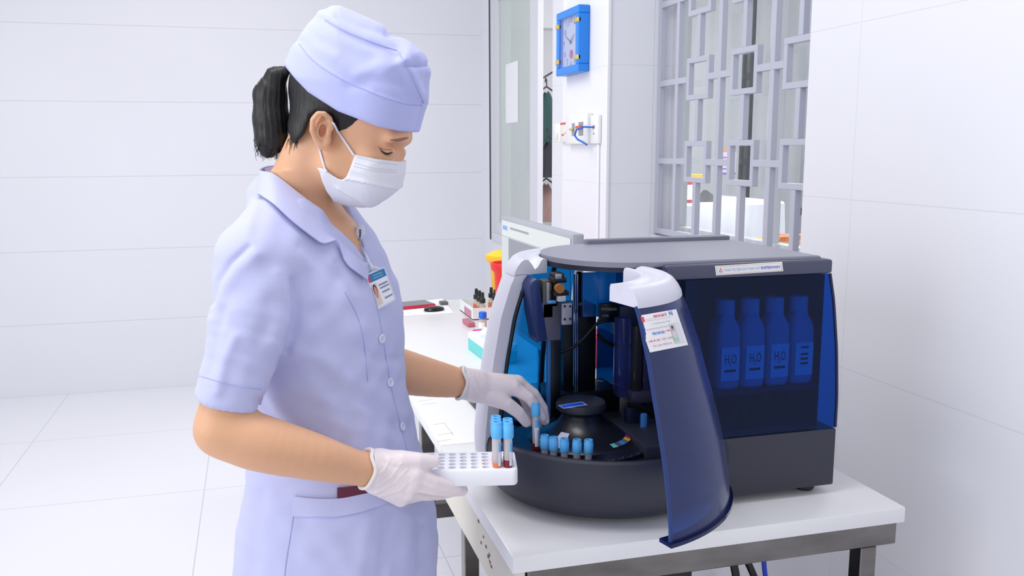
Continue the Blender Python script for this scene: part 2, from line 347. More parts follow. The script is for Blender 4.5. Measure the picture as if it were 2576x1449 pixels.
# ---- clock
ck = empty('wall_clock', (1.28, 3.43, 1.86), 'square blue wall clock with gold corner clips on the pillar', 'clock')
bl = mat('clock_blue', (22, 128, 224), .35, var=.03); x1 = 1.279; x0 = 1.233; ya, yb, za, zb = 3.305, 3.565, 1.745, 1.995
mb = MB()
for (p, q, r, s) in ((ya, yb, za, za+.03), (ya, yb, zb-.03, zb), (ya, ya+.034, za+.03, zb-.03), (yb-.034, yb, za+.03, zb-.03)): mb.box(x0, x1, p, q, r, s, .003, 1)
mb.build('clock_case', bl, ck)
mb = MB(); mb.box(x0+.018, x1, ya+.03, yb-.03, za+.026, zb-.026); dial = mb.build('dial', mat('dial_white', (226, 228, 238), .4), ck)
mb = MB(); mb.box(x0+.004, x0+.006, ya+.03, yb-.03, za+.026, zb-.026); mb.build('dial_glass', tint('clock_glass', (240, 243, 250)), ck)
mb = MB()
for y in (ya+.017, yb-.017):
    for z in (za+.055, zb-.055): mb = MB(); mb.box(x0-.004, x0+.01, y-.017, y+.017, z-.009, z+.009, .002, 1); mb.build('clip', mat('gold', (226, 196, 110), .3, .6), ck)
cy, cz = (ya+yb)/2, (za+zb)/2
dmap = plane_map((x0+.0175, cy, cz), (0, -1, 0), (0, 0, 1), .0)
ink = mat('clock_ink', (96, 96, 116), .5)
for n in range(1, 13):
    a = PI/2-n*PI/6; r = .086
    cx_, cz_ = r*math.cos(a)*.95, r*math.sin(a)
    w = .007*len(str(n)); lettering(str(n), dmap, cx_-w, cx_+w, cz_-.011, cz_+.011, ink, dial, 'numeral')
def hand(a, L, w, nm, m):
    c, s = math.cos(a), math.sin(a); P = [(-w*s-c*.012, w*c-s*.012), (w*s-c*.012, -w*c-s*.012), (c*L+.3*w*s, s*L-.3*w*c), (c*L-.3*w*s, s*L+.3*w*c)]
    mb = MB(); mb.mesh([dmap(*p)+np.array([-.003, 0, 0]) for p in P], [(0, 1, 2, 3)]); mb.build(nm, m, ck, smooth=False)
hand(RAD(155), .068, .0035, 'minute_hand', ink); hand(RAD(32), .05, .004, 'hour_hand', ink)
mb = MB(); mb.lathe([(0, 0), (.017, 0), (.017, .001)], (x0+.0165, cy-.006, cz-.048), 20, Matrix.Rotation(-PI/2, 4, 'Y')); mb.build('emblem', mat('emblem_pink', (222, 80, 140), .5), dial)
# ---- switch plates on the pillar
ivory = mat('ivory_plastic', (236, 236, 236), .35)
s1 = empty('wall_switch', (1.28, 3.65, 1.51), 'narrow white rocker switch plate, farthest of the row under the clock', 'switch')
mb = MB(); mb.box(1.266, 1.2795, 3.60, 3.69, 1.478, 1.556, .003); mb.build('plate', ivory, s1)
mb = MB(); mb.box(1.262, 1.266, 3.63, 3.66, 1.488, 1.515, .002); mb.build('rocker', mat('cream_plastic', (228, 226, 220), .35), s1)
s2 = empty('socket_box', (1.28, 3.555, 1.51), 'cream plate with a red top stripe between switch and sockets', 'switch')
mb = MB(); mb.box(1.264, 1.2795, 3.512, 3.596, 1.476, 1.56, .003); mb.build('plate', mat('cream_plastic', (228, 226, 220), .35), s2)
mb = MB(); mb.box(1.2625, 1.264, 3.516, 3.592, 1.549, 1.557); mb.box(1.2625, 1.264, 3.55, 3.575, 1.503, 1.51); mb.box(1.2625, 1.264, 3.52, 3.535, 1.51, 1.516); mb.build('print', mat('print_red', (214, 90, 80), .5), s2)
s3 = empty('breaker_box', (1.28, 3.385, 1.52), 'wide white breaker box with red and yellow levers under the clock', 'switch')
mb = MB(); mb.box(1.255, 1.2795, 3.26, 3.508, 1.468, 1.585, .004); mb.build('cover', ivory, s3)
mb = MB(); mb.box(1.2535, 1.255, 3.395, 3.425, 1.50, 1.55); mb.build('recess', mat('grey_plastic', (150, 150, 156), .4), s3); mb = MB(); mb.box(1.2535, 1.255, 3.30, 3.35, 1.50, 1.553); mb.build('recess', mat('grey_plastic', (150, 150, 156), .4), s3)
mb = MB(); mb.box(1.245, 1.2535, 3.40, 3.435, 1.522, 1.53, .001, 1); mb.build('lever', mat('lever_yellow', (196, 170, 96), .4), s3)
mb = MB(); mb.box(1.243, 1.2535, 3.305, 3.358, 1.528, 1.538, .001, 1); mb.build('lever', mat('print_red', (214, 90, 80), .5), s3)
s4 = empty('network_socket', (1.28, 3.215, 1.52), 'slim white network socket plate at the pillar edge with blue cable', 'socket')
mb = MB(); mb.box(1.266, 1.2795, 3.172, 3.256, 1.468, 1.576, .003); mb.build('plate', ivory, s4)
mb = MB(); mb.box(1.2645, 1.266, 3.205, 3.225, 1.525, 1.537); mb.box(1.2645, 1.266, 3.21, 3.22, 1.503, 1.509); mb.build('port', mat('grey_plastic', (150, 150, 156), .4), s4)
mb = MB(); pts = [(1.264, 3.215, 1.53), (1.24, 3.25, 1.532), (1.225, 3.295, 1.522), (1.222, 3.305, 1.5), (1.226, 3.285, 1.485), (1.235, 3.24, 1.472), (1.238, 3.215, 1.464)]
mb.tube(pts, .0038); tag(mb.build('patch_cable', mat('cable_blue', (30, 104, 200), .4)), 'short blue patch cable looping out of the network socket', 'cable')
mb = MB(); mb.box(1.272, 1.2795, 3.182, 3.196, .0, 1.467, .002, 1); tag(mb.build('cable_duct', mat('white_trim', (238, 238, 243), .4)), 'thin white cable duct running down from the network socket', 'duct')
cu_ = empty('grey_backdrop', (2.2, 6.3, 0), 'plain added grey cupboard behind the clothes rail beyond the far window', 'backdrop')  # grey block added so the opening does not show bright white
mb = MB(); mb.box(1.75, 2.75, 6.2, 6.59, 0, 2.3, .004); mb.build('body', mat('backdrop_grey', (150, 150, 156), .6), cu_)
for x_ in (1.76, 2.255): mb = MB(); mb.box(x_, x_+.485, 6.185, 6.2, .02, 2.28, .003); mb.build('door', mat('backdrop_front_grey', (158, 158, 164), .55), cu_)  # front faces of the added grey block
# ================================================================ benches
top_m = mat('bench_white_laminate', (232, 232, 234), .3, var=.015, scale=6); edge_m = mat('bench_edge', (224, 224, 224), .45, var=.03, scale=20)
steel = mat('stainless_steel', (122, 118, 116), .25, 1, var=.5, scale=9, stretch=(1, 1, 3)); cream = mat('cream_board', (222, 216, 206), .55, var=.06, scale=14)  # dark blotchy steel tone stands in for reflections of dark surroundings
chip = mat('paint_chip', (120, 96, 70), .8)
TX0, TX1 = .406, 1.213
nb = empty('laboratory_bench', (.8, 1.7, 0), 'white topped bench with steel frame carrying the dark blue analyzer', 'table')
mb = MB(); mb.box(TX0, TX1, 1.388, 1.998, .718, .75, .003); mb.build('bench_top', top_m, nb)
mb = MB(); mb.box(TX0+.008, TX0+.026, 1.396, 1.998, .615, .7175, .002, 1); sb = mb.build('side_board', cream, nb)
mb = MB(); r = random.Random(3)
for y, z in ((1.62, .685), (1.60, .672), (1.66, .70), (1.585, .66), (1.57, .655), (1.575, .668), (1.64, .664), (1.50, .64), (1.56, .65)):
    q = [(TX0+.0072, y+math.cos(a)*.006*r.uniform(.4, 1.4), z+math.sin(a)*.004*r.uniform(.4, 1.3)) for a in np.linspace(0, 2*PI, 8)[:-1]]
    mb = MB(); mb.mesh(q, [tuple(range(7))]); mb.build('chipped_paint', chip, sb, smooth=False)
mb = MB(); mb.box(TX0+.03, TX1-.012, 1.395, 1.425, .672, .7175, .002, 1); mb.box(TX1-.042, TX1-.012, 1.425, 1.99, .672, .7175, .002, 1); mb.build('apron', steel, nb)
for x, y in ((TX0+.045, 1.398), (1.124, 1.398), (TX0+.045, 1.95), (.74, 1.95)):
    mb = MB(); mb.box(x, x+.036, y, y+.036, 0, .6715, .002, 1); mb.build('leg', steel, nb)
fb = empty('laboratory_bench', (.8, 3, 0), 'long white bench running back from the analyzer with monitor and paper', 'table')
mb = MB(); mb.box(TX0, TX1, 2.002, 4.02, .722, .75, .003); mb.build('bench_top', top_m, fb)
mb = MB(); mb.box(TX0+.05, TX1-.05, 2.06, 2.09, .68, .7215, .002, 1); mb.build('apron', steel, fb); mb = MB(); mb.box(TX0+.05, TX1-.05, 3.93, 3.96, .68, .7215, .002, 1); mb.build('apron', steel, fb)
for x in (TX0+.03, TX1-.066):
    for y in (2.42, 3.9): mb = MB(); mb.box(x, x+.038, y, y+.04, 0, .7215, .002, 1); mb.build('leg', steel, fb)
mb = MB(); mb.box(TX0+.068, TX1-.066, 2.425, 2.455, .378, .423, .002, 1); mb.build('stretcher', steel, fb)
# faint pencil marks on the far top
mb = MB()
for (p, q) in (((1052, 1010), (1090, 1004)), ((1060, 1018), (1098, 1013)), ((1090, 1068), (1118, 1064)), ((1118, 1064), (1140, 1095)), ((1100, 1094), (1140, 1088)), ((1092, 1112), (1135, 1105))):
    a, c = onz(*p, .7503), onz(*q, .7503); d = np.array([-(c-a)[1], (c-a)[0], 0]); d = d/np.linalg.norm(d)*.0009
    mb = MB(); mb.mesh([a+d, a-d, c-d, c+d], [(0, 1, 2, 3)]); mb.build('scuff_mark', mat('scuff_grey', (212, 208, 200), .7), fb, smooth=False)
# under the near bench: dark case and cables
mb = MB(); mb.box(.62, .87, 1.60, 1.93, .2605, .655, .01); o = empty('power_supply', (.74, 1.8, .26), 'dark case on a shelf under the near bench', 'power supply')
mb.build('case', mat('black_plastic', (26, 26, 30), .45, bump=.1), o)
mb = MB(); mb.box(.618, .872, 1.615, 1.6205, .30, .6, .002, 1); mb.build('front_panel', mat('black_plastic_2', (38, 38, 44), .4), o)
mb = MB(); mb.box(.47, 1.11, 1.55, 1.95, .235, .26, .003); mb.box(.47, 1.11, 1.44, 1.55, .235, .26); mb.build('under_shelf', steel, nb)
blk = mat('black_cable', (20, 20, 24), .4)
for nm, pp, rr_, lb, m in (('power_cable', ((1842, 1400), (1850, 1440), (1858, 1490), (1868, 1560)), .009, 'thick black cable hanging beside the dark case under the bench', blk),
                           ('power_cable', ((1872, 1395), (1886, 1425), (1898, 1452), (1904, 1500), (1906, 1570)), .008, 'black cable curving down, nearest the blue cable under the bench', blk),
                           ('network_cable', ((1920, 1395), (1923, 1430), (1928, 1470), (1934, 1570)), .0055, 'bright blue cable hanging below the steel apron of the bench', mat('cable_bright_blue', (14, 62, 200), .4))):
    P = [ony(px, py, 1.62) for px, py in pp]
    P = [P[0]+np.array([0, .05, .06])] + P
    mb = MB(); mb.tube(P, rr_, 10); tag(mb.build(nm, m), lb, 'cable')
# ================================================================ analyzer
NX, NY = .69, 1.68                                           # axis of the round nose
RZ = [(.765, .230), (.775, .240), (.80, .257), (.834, .268), (.87, .268), (.894, .266), (.971, .258), (1.038, .248), (1.122, .232), (1.187, .21), (1.228, .188)]
def RN(z): return float(np.interp(z, [a for a, _ in RZ], [b_ for _, b_ in RZ]))
def polar(a, r, z): return (NX+r*math.cos(a), NY+r*math.sin(a), z)
char = mat('charcoal_plastic', (44, 46, 60), .42, bump=.25, scale=900, var=.04); char2 = mat('dark_grey_plastic_top', (138, 138, 154), .38, bump=.1, scale=700)
lgrey = mat('light_grey_plastic', (206, 206, 220), .38, bump=.06, scale=900); black = mat('instrument_black', (14, 15, 20), .4)
blueg = tint('blue_tinted_panel', (80, 190, 236), gloss=.04, rough=.08); blued = tint('deep_blue_panel', (84, 190, 234), gloss=.03, rough=.12, haze=.07, hcol=(6, 40, 120), hrough=.4)
doorm = tint('door_blue_plastic', (84, 160, 222), rough=.15, haze=.30, hcol=(62, 76, 134), hrough=.32)
chrome = mat('chrome', (200, 204, 214), .15, 1); navy = mat('navy_plastic', (16, 40, 96), .45, bump=.15, scale=800)
an = empty('blood_analyzer', (.8, 1.68, .752), 'large dark blue laboratory analyzer with its curved blue door swung open', 'analyzer')
# base: round tub + square body
mb = MB(); prof = [(0, .762), (.215, .762), (.23, .765), (.24, .775), (.257, .80), (.268, .834), (.268, .868), (.264, .882), (.258, .886), (.246, .884), (.238, .872), (.236, .862), (0, .862)]
mb.lathe(prof, (NX, NY, 0), 96); tub = mb.build('base_tub', char, an)
mb = MB(); mb.box(.70, 1.12, 1.489, 1.862, .768, .888, .004, 2); mb.build('base_body', char, an)
for x, y in ((.80, 1.53), (1.08, 1.53), (.80, 1.82), (1.08, 1.82), (.55, 1.62), (.58, 1.8)):
    mb = MB(); mb.lathe([(0, .75), (.017, .75), (.02, .754), (.017, .769), (0, .769)], (x, y, 0), 20); mb.build('foot', black, an)
# right compartment: glazed front and end, dark inside, top
mb = MB(); mb.box(.80, 1.082, 1.845, 1.858, .888, 1.206); mb.box(.79, .80, 1.497, 1.858, .888, 1.206); mb.box(.80, 1.07, 1.50, 1.845, .888, .90); mb.box(1.0775, 1.0805, 1.499, 1.845, .89, 1.203); mb.build('compartment_shell', black, an)
mb = MB(); mb.box(.802, 1.076, 1.499, 1.843, .972, .982, .002, 1); mb.build('shelf', mat('shelf_dark', (24, 28, 46), .5), an)
def endx(z): return float(np.interp(z, [.888, .95, 1.05, 1.15, 1.206, 1.24], [1.119, 1.119, 1.112, 1.099, 1.087, 1.08]))
zs = np.linspace(.8895, 1.2055, 14)
mb = MB(); mb.grid([[(.775 if t == 0 else .775+(endx(z)-.003-.775)*t, 1.4915, z) for z in zs] for t in (0, .5, 1)], .004); mb.build('side_window', blued, an)
mb = MB(); mb.grid([[(endx(z)-.001, y, z) for z in zs] for y in np.linspace(1.497, 1.856, 5)], .004); mb.build('end_window', blueg, an)
mb = MB(); mb.tube([(endx(z)+.0005, 1.4935, z) for z in zs], .0032, 8); mb.build('corner_edge', mat('edge_navy', (22, 26, 70), .3), an)
top_pts = [(.735, 1.489), (1.088, 1.489), (1.088, 1.862), (.715, 1.862)]
mb = MB(); mb.prism(top_pts, 1.206, 1.234, .005, 3); mb.build('top_housing', mat('charcoal_header', (72, 74, 98), .4, bump=.15, scale=900), an)
P = [(.718+.158*math.cos(a)*1.0, NY+.172*math.sin(a)) for a in np.linspace(PI/2, 1.5*PI, 40)]
mb = MB(); mb.prism(P[::-1] + [(1.075, 1.852), (1.075, 1.502)][::-1] if False else P + [(1.074, 1.506), (1.074, 1.840)], 1.2295, 1.2395, .004, 3); mb.build('lid', char2, an)
mb = MB(); mb.box(.712, 1.066, 1.838, 1.866, 1.225, 1.249, .004, 2); mb.build('rear_strip', mat('charcoal_strip', (104, 106, 124), .4), an)
# nose roof
mb = MB(); mb.lathe([(0, 1.2185), (.154, 1.2185), (.156, 1.2295), (0, 1.2295)], (.716, NY, 0), 64); mb.build('nose_roof', mat('roof_underside', (50, 54, 74), .5), an)
# light grey rim: upright strip + cap ring running behind the lid
A0, A1 = RAD(148), RAD(189)
def strip(a0, a1, za, zb, dr, na=16, nz=22, dz=0):
    mb = MB(); zz = np.linspace(za, zb, nz)
    out = [[polar(a, RN(z)+.003, z) for z in zz] for a in np.linspace(a0, a1, na)]; inn = [[polar(a, RN(z)-dr, z) for z in zz] for a in np.linspace(a0, a1, na)]
    mb.grid(out); mb.grid(inn)
    mb.grid([[out[-1][k], inn[-1][k]] for k in range(nz)]); mb.grid([[out[0][k], inn[0][k]] for k in range(nz)])
    mb.grid([[out[i][0], inn[i][0]] for i in range(na)]); mb.grid([[out[i][-1], inn[i][-1]] for i in range(na)])
    bmesh.ops.remove_doubles(mb.bm, verts=mb.bm.verts, dist=1e-5); return mb
strip(A0, A1, .79, 1.206, .022).build('rim_post', lgrey, an)
mb = MB(); zz = np.linspace(.885, 1.175, 16); mb.tube([polar(A1+.012, RN(z)-.026, z) for z in zz], .004, 8); mb.build('gasket', black, an)
def cap_sweep(a0, a1, notch_at, n=40):
    """light grey cap ring; a scalloped finger notch sinks into its top near one end"""
    prof = [(.018, 1.204), (.0165, 1.211), (.011, 1.221), (.003, 1.2305), (-.004, 1.2345), (-.012, 1.2355), (-.020, 1.234), (-.027, 1.231), (-.034, 1.231), (-.041, 1.234), (-.046, 1.2355), (-.052, 1.234), (-.054, 1.228), (-.054, 1.206)]
    G = []
    for i in range(n):
        a = a0+(a1-a0)*i/(n-1); d = abs(a-notch_at); w = math.exp(-(d/.20)**2); row = []
        for dr, z in prof:
            dip = .017*w*math.exp(-((dr+.028)/.010)**2)
            row.append(polar(a, .188+dr, z-dip))
        G.append(row)
    mb = MB(); mb.grid([r_ + [r_[0]] for r_ in G])
    for row in (G[0], G[-1]):
        vs = [mb.bm.verts.new(p) for p in row]; mb.bm.faces.new(vs)
    bmesh.ops.remove_doubles(mb.bm, verts=mb.bm.verts, dist=1e-5); return mb
cap_sweep(RAD(85), A1, A1).build('rim_cap', lgrey, an)
# rear blue glazing of the nose
mb = MB(); zz = np.linspace(.885, 1.2, 18); mb.grid([[polar(a, RN(z)-.012, z) for z in zz] for a in np.linspace(RAD(88), A0+.02, 20)], .003); mb.build('rear_window', tint('rear_blue_panel', (92, 190, 236), rough=.06), an)
mb = MB()
for a in (RAD(104),): mb.tube([polar(a, RN(z)-.02, z) for z in zz], .006, 8)
mb.build('window_post', black, an)
# --- interior of the nose
mb = MB(); mb.lathe([(0, .8625), (.232, .8625), (.232, .866), (0, .866)], (NX, NY, 0), 64); mb.build('deck', mat('deck_black', (18, 20, 32), .35), an)
CX, CY = .615, 1.612
car = empty('tmp', (0, 0, 0), '', '') ; bpy.data.objects.remove(car)
mb = MB(); mb.lathe([(0, .866), (.142, .866), (.142, .874), (.108, .876), (.104, .880), (.085, .886), (.062, .898), (.047, .912), (.040, .924), (.036, .932), (0, .932)], (CX, CY, 0), 72); caro = mb.build('carousel', mat('carousel_black', (26, 28, 40), .28), an)
mb = MB(); mb.lathe([(.03, .926), (.044, .931), (.050, .937), (.0505, .945), (.048, .951), (.040, .9535), (0, .954)], (CX, CY+.0, 0), 48); kn = mb.build('carousel_knob', mat('knob_black', (40, 42, 54), .45), caro)
mb = MB()
for k in range(40):
    for rr_ in (.118, .134):
        a = 2*PI*(k+.5*(rr_ > .12))/40; mb.lathe([(.0035, .8742), (.0062, .8748), (.0072, .8742)], (CX+rr_*math.cos(a), CY+rr_*math.sin(a), 0), 10)
mb.build('socket_ring', mat('socket_gloss', (58, 60, 74), .2), caro)
bv = bvh_of(kn)
f = quad_map(bv, [(1418, 1028), (1478, 1019), (1464, 1011), (1404, 1020)], .0005); sticker('sticker', f, mat('sticker_white', (190, 205, 240), .4), kn, 6)
f2 = quad_map(bv, [(1418, 1028), (1478, 1019), (1464, 1011), (1404, 1020)], .0009); sticker('sticker_print', f2, mat('sticker_blue', (20, 80, 220), .4), kn, 6, .05, .95, .14, .86)
# rainbow key and a white strip on the carousel
bv = bvh_of(caro)
for i, (c, q) in enumerate((((40, 50, 130), 0), ((206, 40, 90), 1), ((226, 200, 50), 2), ((90, 110, 140), 3), ((60, 140, 210), 4), ((84, 92, 108), 5), ((110, 200, 190), 6))):
    a0 = RAD(-20-i*7.5); a1 = a0-RAD(7.3)
    mb = MB(); mb.grid([[(CX+r_*math.cos(a), CY+r_*math.sin(a), float(np.interp(r_, [.085, .104, .108], [.8875, .8815, .8775]))) for r_ in (.089, .095, .101)] for a in np.linspace(a0, a1, 4)]); mb.build('colour_key', mat('key_%d' % i, c, .4), caro)
mb = MB(); mb.grid([[(CX+r_*math.cos(a), CY+r_*math.sin(a), float(np.interp(r_, [.055, .062, .085, .104], [.905, .8995, .8875, .8815]))) for r_ in np.linspace(.06, .10, 6)] for a in (RAD(-150), RAD(-141), RAD(-132))]); mb.build('reflective_strip', mat('strip_white', (226, 220, 240), .3), caro)
# towers, rods, arm
def ib(name, px0, px1, py0, py1, Y, dy, m, parent=an, bev=.003):
    """box standing inside the nose at depth Y, sized from its outline there"""
    a = ony((px0+px1)/2, py0, Y); c = ony((px0+px1)/2, py1, Y); l = ony(px0, (py0+py1)/2, Y); r_ = ony(px1, (py0+py1)/2, Y)
    mb = MB(); mb.box(l[0], r_[0], Y, Y+dy, c[2], a[2], bev, 2); return mb.build(name, m, parent)
tower = ib('tower', 1418, 1500, 768, 1000, 1.74, .07, black)
ib('tower_foot', 1395, 1560, 985, 1045, 1.72, .10, black)
colm = ib('column', 1386, 1412, 850, 1050, 1.66, .02, black)
ib('column_edge', 1378, 1386, 850, 1050, 1.662, .012, mat('edge_light_blue', (70, 130, 200), .3), colm, .001)
rods = MB()
for px, r_ in ((1446, .004), (1452, .0025)):
    a, c = ony(px, 690, 1.73), ony(px, 985, 1.73); rods.tube([a, c], r_, 10)
rods.build('guide_rod', chrome, an)
ib('rear_post', 1452, 1464, 684, 960, 1.78, .012, black)
arm = ib('arm_housing', 1350, 1412, 762, 858, 1.60, .05, mat('arm_charcoal', (84, 84, 100), .45, bump=.2, scale=800))
mb = MB(); Ya = 1.598; pts = [(1333, 724), (1341, 708), (1350, 702), (1357, 708), (1378, 856), (1352, 862), (1340, 790)]
q = [ony(x, y, Ya) for x, y in pts]; mb.prism([(p[0], p[2]) for p in q], 0, .055, .003, 2, Matrix(((1, 0, 0, 0), (0, 0, 1, Ya+.0), (0, 1, 0, 0), (0, 0, 0, 1)))); mb.build('arm_cover', navy, arm)
mech = [('motor_block', 1366, 1392, 706, 800, 1.60, .03, mat('mech_grey', (88, 86, 84), .4, .4)), ('top_bracket', 1394, 1420, 688, 706, 1.585, .03, black), ('connector', 1398, 1414, 690, 703, 1.58, .01, mat('mech_silver', (150, 152, 160), .35, .5)),
        ('clamp', 1392, 1426, 700, 712, 1.58, .03, black), ('clamp', 1394, 1432, 733, 744, 1.58, .03, black), ('connector', 1404, 1424, 745, 759, 1.578, .012, mat('mech_white', (190, 192, 200), .4)),
        ('rail', 1376, 1384, 712, 760, 1.59, .008, mat('mech_silver', (150, 152, 160), .35, .5)), ('blue_clip', 1378, 1400, 757, 764, 1.585, .01, mat('clip_blue', (80, 140, 200), .4)), ('black_block', 1386, 1404, 708, 772, 1.60, .03, black)]
for nm, a, c, d, e, Y, dy, m in mech: ib(nm, a, c, d, e, Y, dy, m, arm, .0015)
mb = MB(); p = ony(1404, 724, 1.575); mb.lathe([(0, 0), (.008, 0), (.009, .002), (.009, .012), (0, .012)], p, 20, Matrix.Rotation(PI/2, 4, 'X')); mb.build('pulley', mat('pulley_orange', (150, 96, 36), .4), arm)
pl = ib('bolt_plate', 1415, 1439, 764, 817, 1.575, .008, mat('plate_silver', (158, 156, 168), .4, .3, bump=.1), arm, .001)
for px, py in ((1420, 770), (1434, 770), (1420, 803), (1434, 802)):
    mb = MB(); mb.lathe([(0, 0), (.0022, 0), (.0022, .002), (0, .002)], ony(px, py, 1.5752), 12, Matrix.Rotation(PI/2, 4, 'X')); mb.build('bolt', mat('bolt_dark', (70, 70, 80), .3, .8), pl)
mb = MB(); mb.tube([ony(*p, 1.66) for p in ((1410, 886), (1425, 880), (1445, 872), (1470, 850), (1500, 815), (1515, 808))], .0035, 8); mb.tube([ony(*p, 1.70) for p in ((1504, 842), (1520, 858), (1540, 868), (1570, 874))], .004, 8); mb.build('hose', black, an)
# right rear of the nose: divider, label, clear reagent column
dv = ib('divider', 1466, 1590, 684, 796, 1.72, .01, tint('divider_blue', (60, 170, 225), rough=.1, haze=.5, hcol=(6, 108, 196)))  # strong haze colour stands in for light coming through the blue panel
dl = ib('dark_panel', 1560, 1605, 770, 850, 1.70, .05, mat('panel_slate', (58, 66, 100), .45))
nm_ = ib('name_plate', 1507, 1555, 762, 812, 1.70, .006, mat('plate_black', (12, 14, 18), .3))
p0, p1, p2_ = ony(1507, 812, 1.6995), ony(1555, 812, 1.6995), ony(1507, 762, 1.6995)
pm = plane_map(p0, p1-p0, p2_-p0, .0003); wm = mat('plate_lettering', (170, 176, 190), .5)
lettering('PHORESIS', pm, .12, .92, .62, .76, wm, nm_); lettering('CORE', pm, .15, .5, .30, .42, wm, nm_)
bp = ib('rear_plate', 1502, 1590, 800, 985, 1.80, .006, tint('plate_blue', (60, 170, 225), rough=.1, haze=.55, hcol=(4, 100, 200)))  # backlit look painted in by the haze colour
rc = ib('reagent_column', 1556, 1588, 800, 1000, 1.655, .03, tint('clear_blue_plastic', (150, 180, 235), rough=.05, haze=.12, hcol=(120, 130, 200)), an, .004)
ib('reagent_tube', 1594, 1616, 820, 1012, 1.64, .024, tint('clear_smoke_plastic', (120, 124, 140), rough=.08, haze=.3, hcol=(80, 76, 84)), rc, .004)
ib('reagent_tube', 1618, 1640, 850, 1020, 1.645, .02, tint('clear_violet_plastic', (140, 146, 200), rough=.08, haze=.25, hcol=(96, 98, 150)), rc, .004)
ib('nozzle_block', 1590, 1650, 985, 1015, 1.635, .03, tint('clear_grey_plastic', (150, 150, 190), rough=.1, haze=.35, hcol=(110, 106, 140)), rc, .004)
mb = MB(); mb.tube([ony(*p, 1.62) for p in ((1580, 1018), (1600, 1022), (1630, 1035), (1665, 1056))], .0055, 10); mb.build('needle_arm', mat('needle_dark', (40, 40, 46), .2, .6), an)
ib('bracket', 1578, 1608, 1028, 1075, 1.63, .02, mat('bracket_navy', (30, 40, 70), .4)); ib('scale_strip', 1612, 1628, 1040, 1112, 1.60, .004, mat('strip_blue', (70, 140, 214), .4))
mb = MB(); mb.tube([ony(*p, 1.79) for p in ((1503, 958), (1520, 962), (1556, 968))], .003, 8); mb.build('white_pipe', mat('pipe_white', (226, 222, 214), .4), an)
mb = MB(); mb.lathe([(0, .866), (.055, .866), (.058, .87), (.055, .8735), (0, .8735)], (.56, 1.80, 0), 48); mb.build('wash_dish', mat('dish_navy', (20, 28, 60), .35), an)
mb = MB(); mb.lathe([(0, .866), (.006, .866), (.006, .876), (.003, .879), (0, .879)], (.475, 1.70, 0), 14); mb.build('bolt', chrome, an)
# warning label on the header
hb = bvh_of(bpy.data.objects['top_housing'])
def sheet(quad, bv, parent, m, off): return sticker('label', quad_map(bv, quad, off), m, parent, 8)
wl = sheet([(1801, 693), (1970, 682), (1967, 659), (1798, 669)], hb, an, mat('label_white', (236, 234, 238), .45), .0006); wl['label'] = 'warning label on the dark header'
Q = [(1801, 693), (1970, 682), (1967, 659), (1798, 669)]; F1 = quad_map(hb, Q, .0010); F2 = quad_map(hb, Q, .0013)
edge = mat('label_ochre', (206, 190, 130), .5)
for a in ((.02, .98, .08, .12), (.02, .98, .88, .92), (.02, .026, .08, .92), (.974, .98, .08, .92)): sticker('label_border', F1, edge, wl, 4, *a)
lettering('THAY FILTER KHI THAY KIT', F2, .125, .665, .36, .64, mat('label_pale_ink', (168, 184, 208), .6), wl); lettering('BUFFER/WASH', F2, .68, .955, .36, .66, mat('label_blue_ink', (120, 128, 206), .6), wl, bold=True)
mb = MB(); mb.mesh([F2(.05, .32), F2(.105, .32), F2(.078, .78)], [(0, 1, 2)]); mb.build('warning_triangle', mat('label_red', (206, 90, 120), .5), wl, smooth=False)
mb = MB(); mb.mesh([quad_map(hb, Q, .0016)(u, v) for u, v in ((.062, .38), (.094, .38), (.078, .60))], [(0, 1, 2)]); mb.build('warning_triangle', mat('label_white', (236, 234, 238), .45), wl, smooth=False)
# --- the door, modelled closed round the nose, then swung open on its hinge
OPEN = RAD(96.5)
dr = bpy.data.objects.new('door', None); COL.objects.link(dr); dr.location = (NX, NY, .84); dr.parent = an; dr.matrix_parent_inverse = world_of(an).inverted()
D0, D1 = RAD(189), RAD(274)
zz = np.linspace(.852, 1.206, 30)
def RD(z): t = min(1, max(0, (1.16-z)/.3)); return RN(z)+.024*t*t*(3-2*t)
mb = MB(); mb.grid([[polar(a, RD(z)+.004, z) for z in zz] for a in np.linspace(D0, D1, 28)], .004); pan = mb.build('door_panel', doorm, dr)
cap_sweep(D0, RAD(278), D0, 44).build('door_cap', lgrey, dr)
mb = MB(); mb.tube([polar(D0, RD(z)+.001, z) for z in zz], .0035, 8); mb.build('door_edge', tint('edge_blue', (40, 100, 190), rough=.1, haze=.4, hcol=(50, 84, 160)), dr)
fl = MB(); aa = np.linspace(D0-.02, D1, 30)
G = [[polar(a, RD(.852)+dr_, z) for dr_, z in ((.010, .849), (.010, .855), (-.018, .855), (-.018, .849), (.010, .849))] for a in aa]; fl.grid(G)
for row in (G[0], G[-1]): fl.bm.faces.new([fl.bm.verts.new(p) for p in row[:-1]])
bmesh.ops.remove_doubles(fl.bm, verts=fl.bm.verts, dist=1e-5); fl.build('door_flange', tint('flange_blue', (16, 60, 140), rough=.12, haze=.3, hcol=(20, 40, 100)), dr)
mb = MB(); mb.grid([[polar(a, RD(z)+.0062, z) for z in np.linspace(.862, .95, 8)] for a in (D1-.05, D1-.015, D1+.01)], .002); mb.build('hinge_plate', lgrey, dr)
dr.location = (.514, 1.447, .84); dr.rotation_euler = (0, 0, OPEN); bpy.context.view_layer.update()
db = bvh_of(pan); Q = [(1634, 887), (1730, 868), (1700, 778), (1603, 795)]
F1 = quad_map(db, Q, .0007); F2 = quad_map(db, Q, .0012); F3 = quad_map(db, Q, .0016)
dl = sticker('label', F1, mat('label_white', (236, 234, 238), .45), dr, 10); dl['label'] = 'white instruction label on the door'
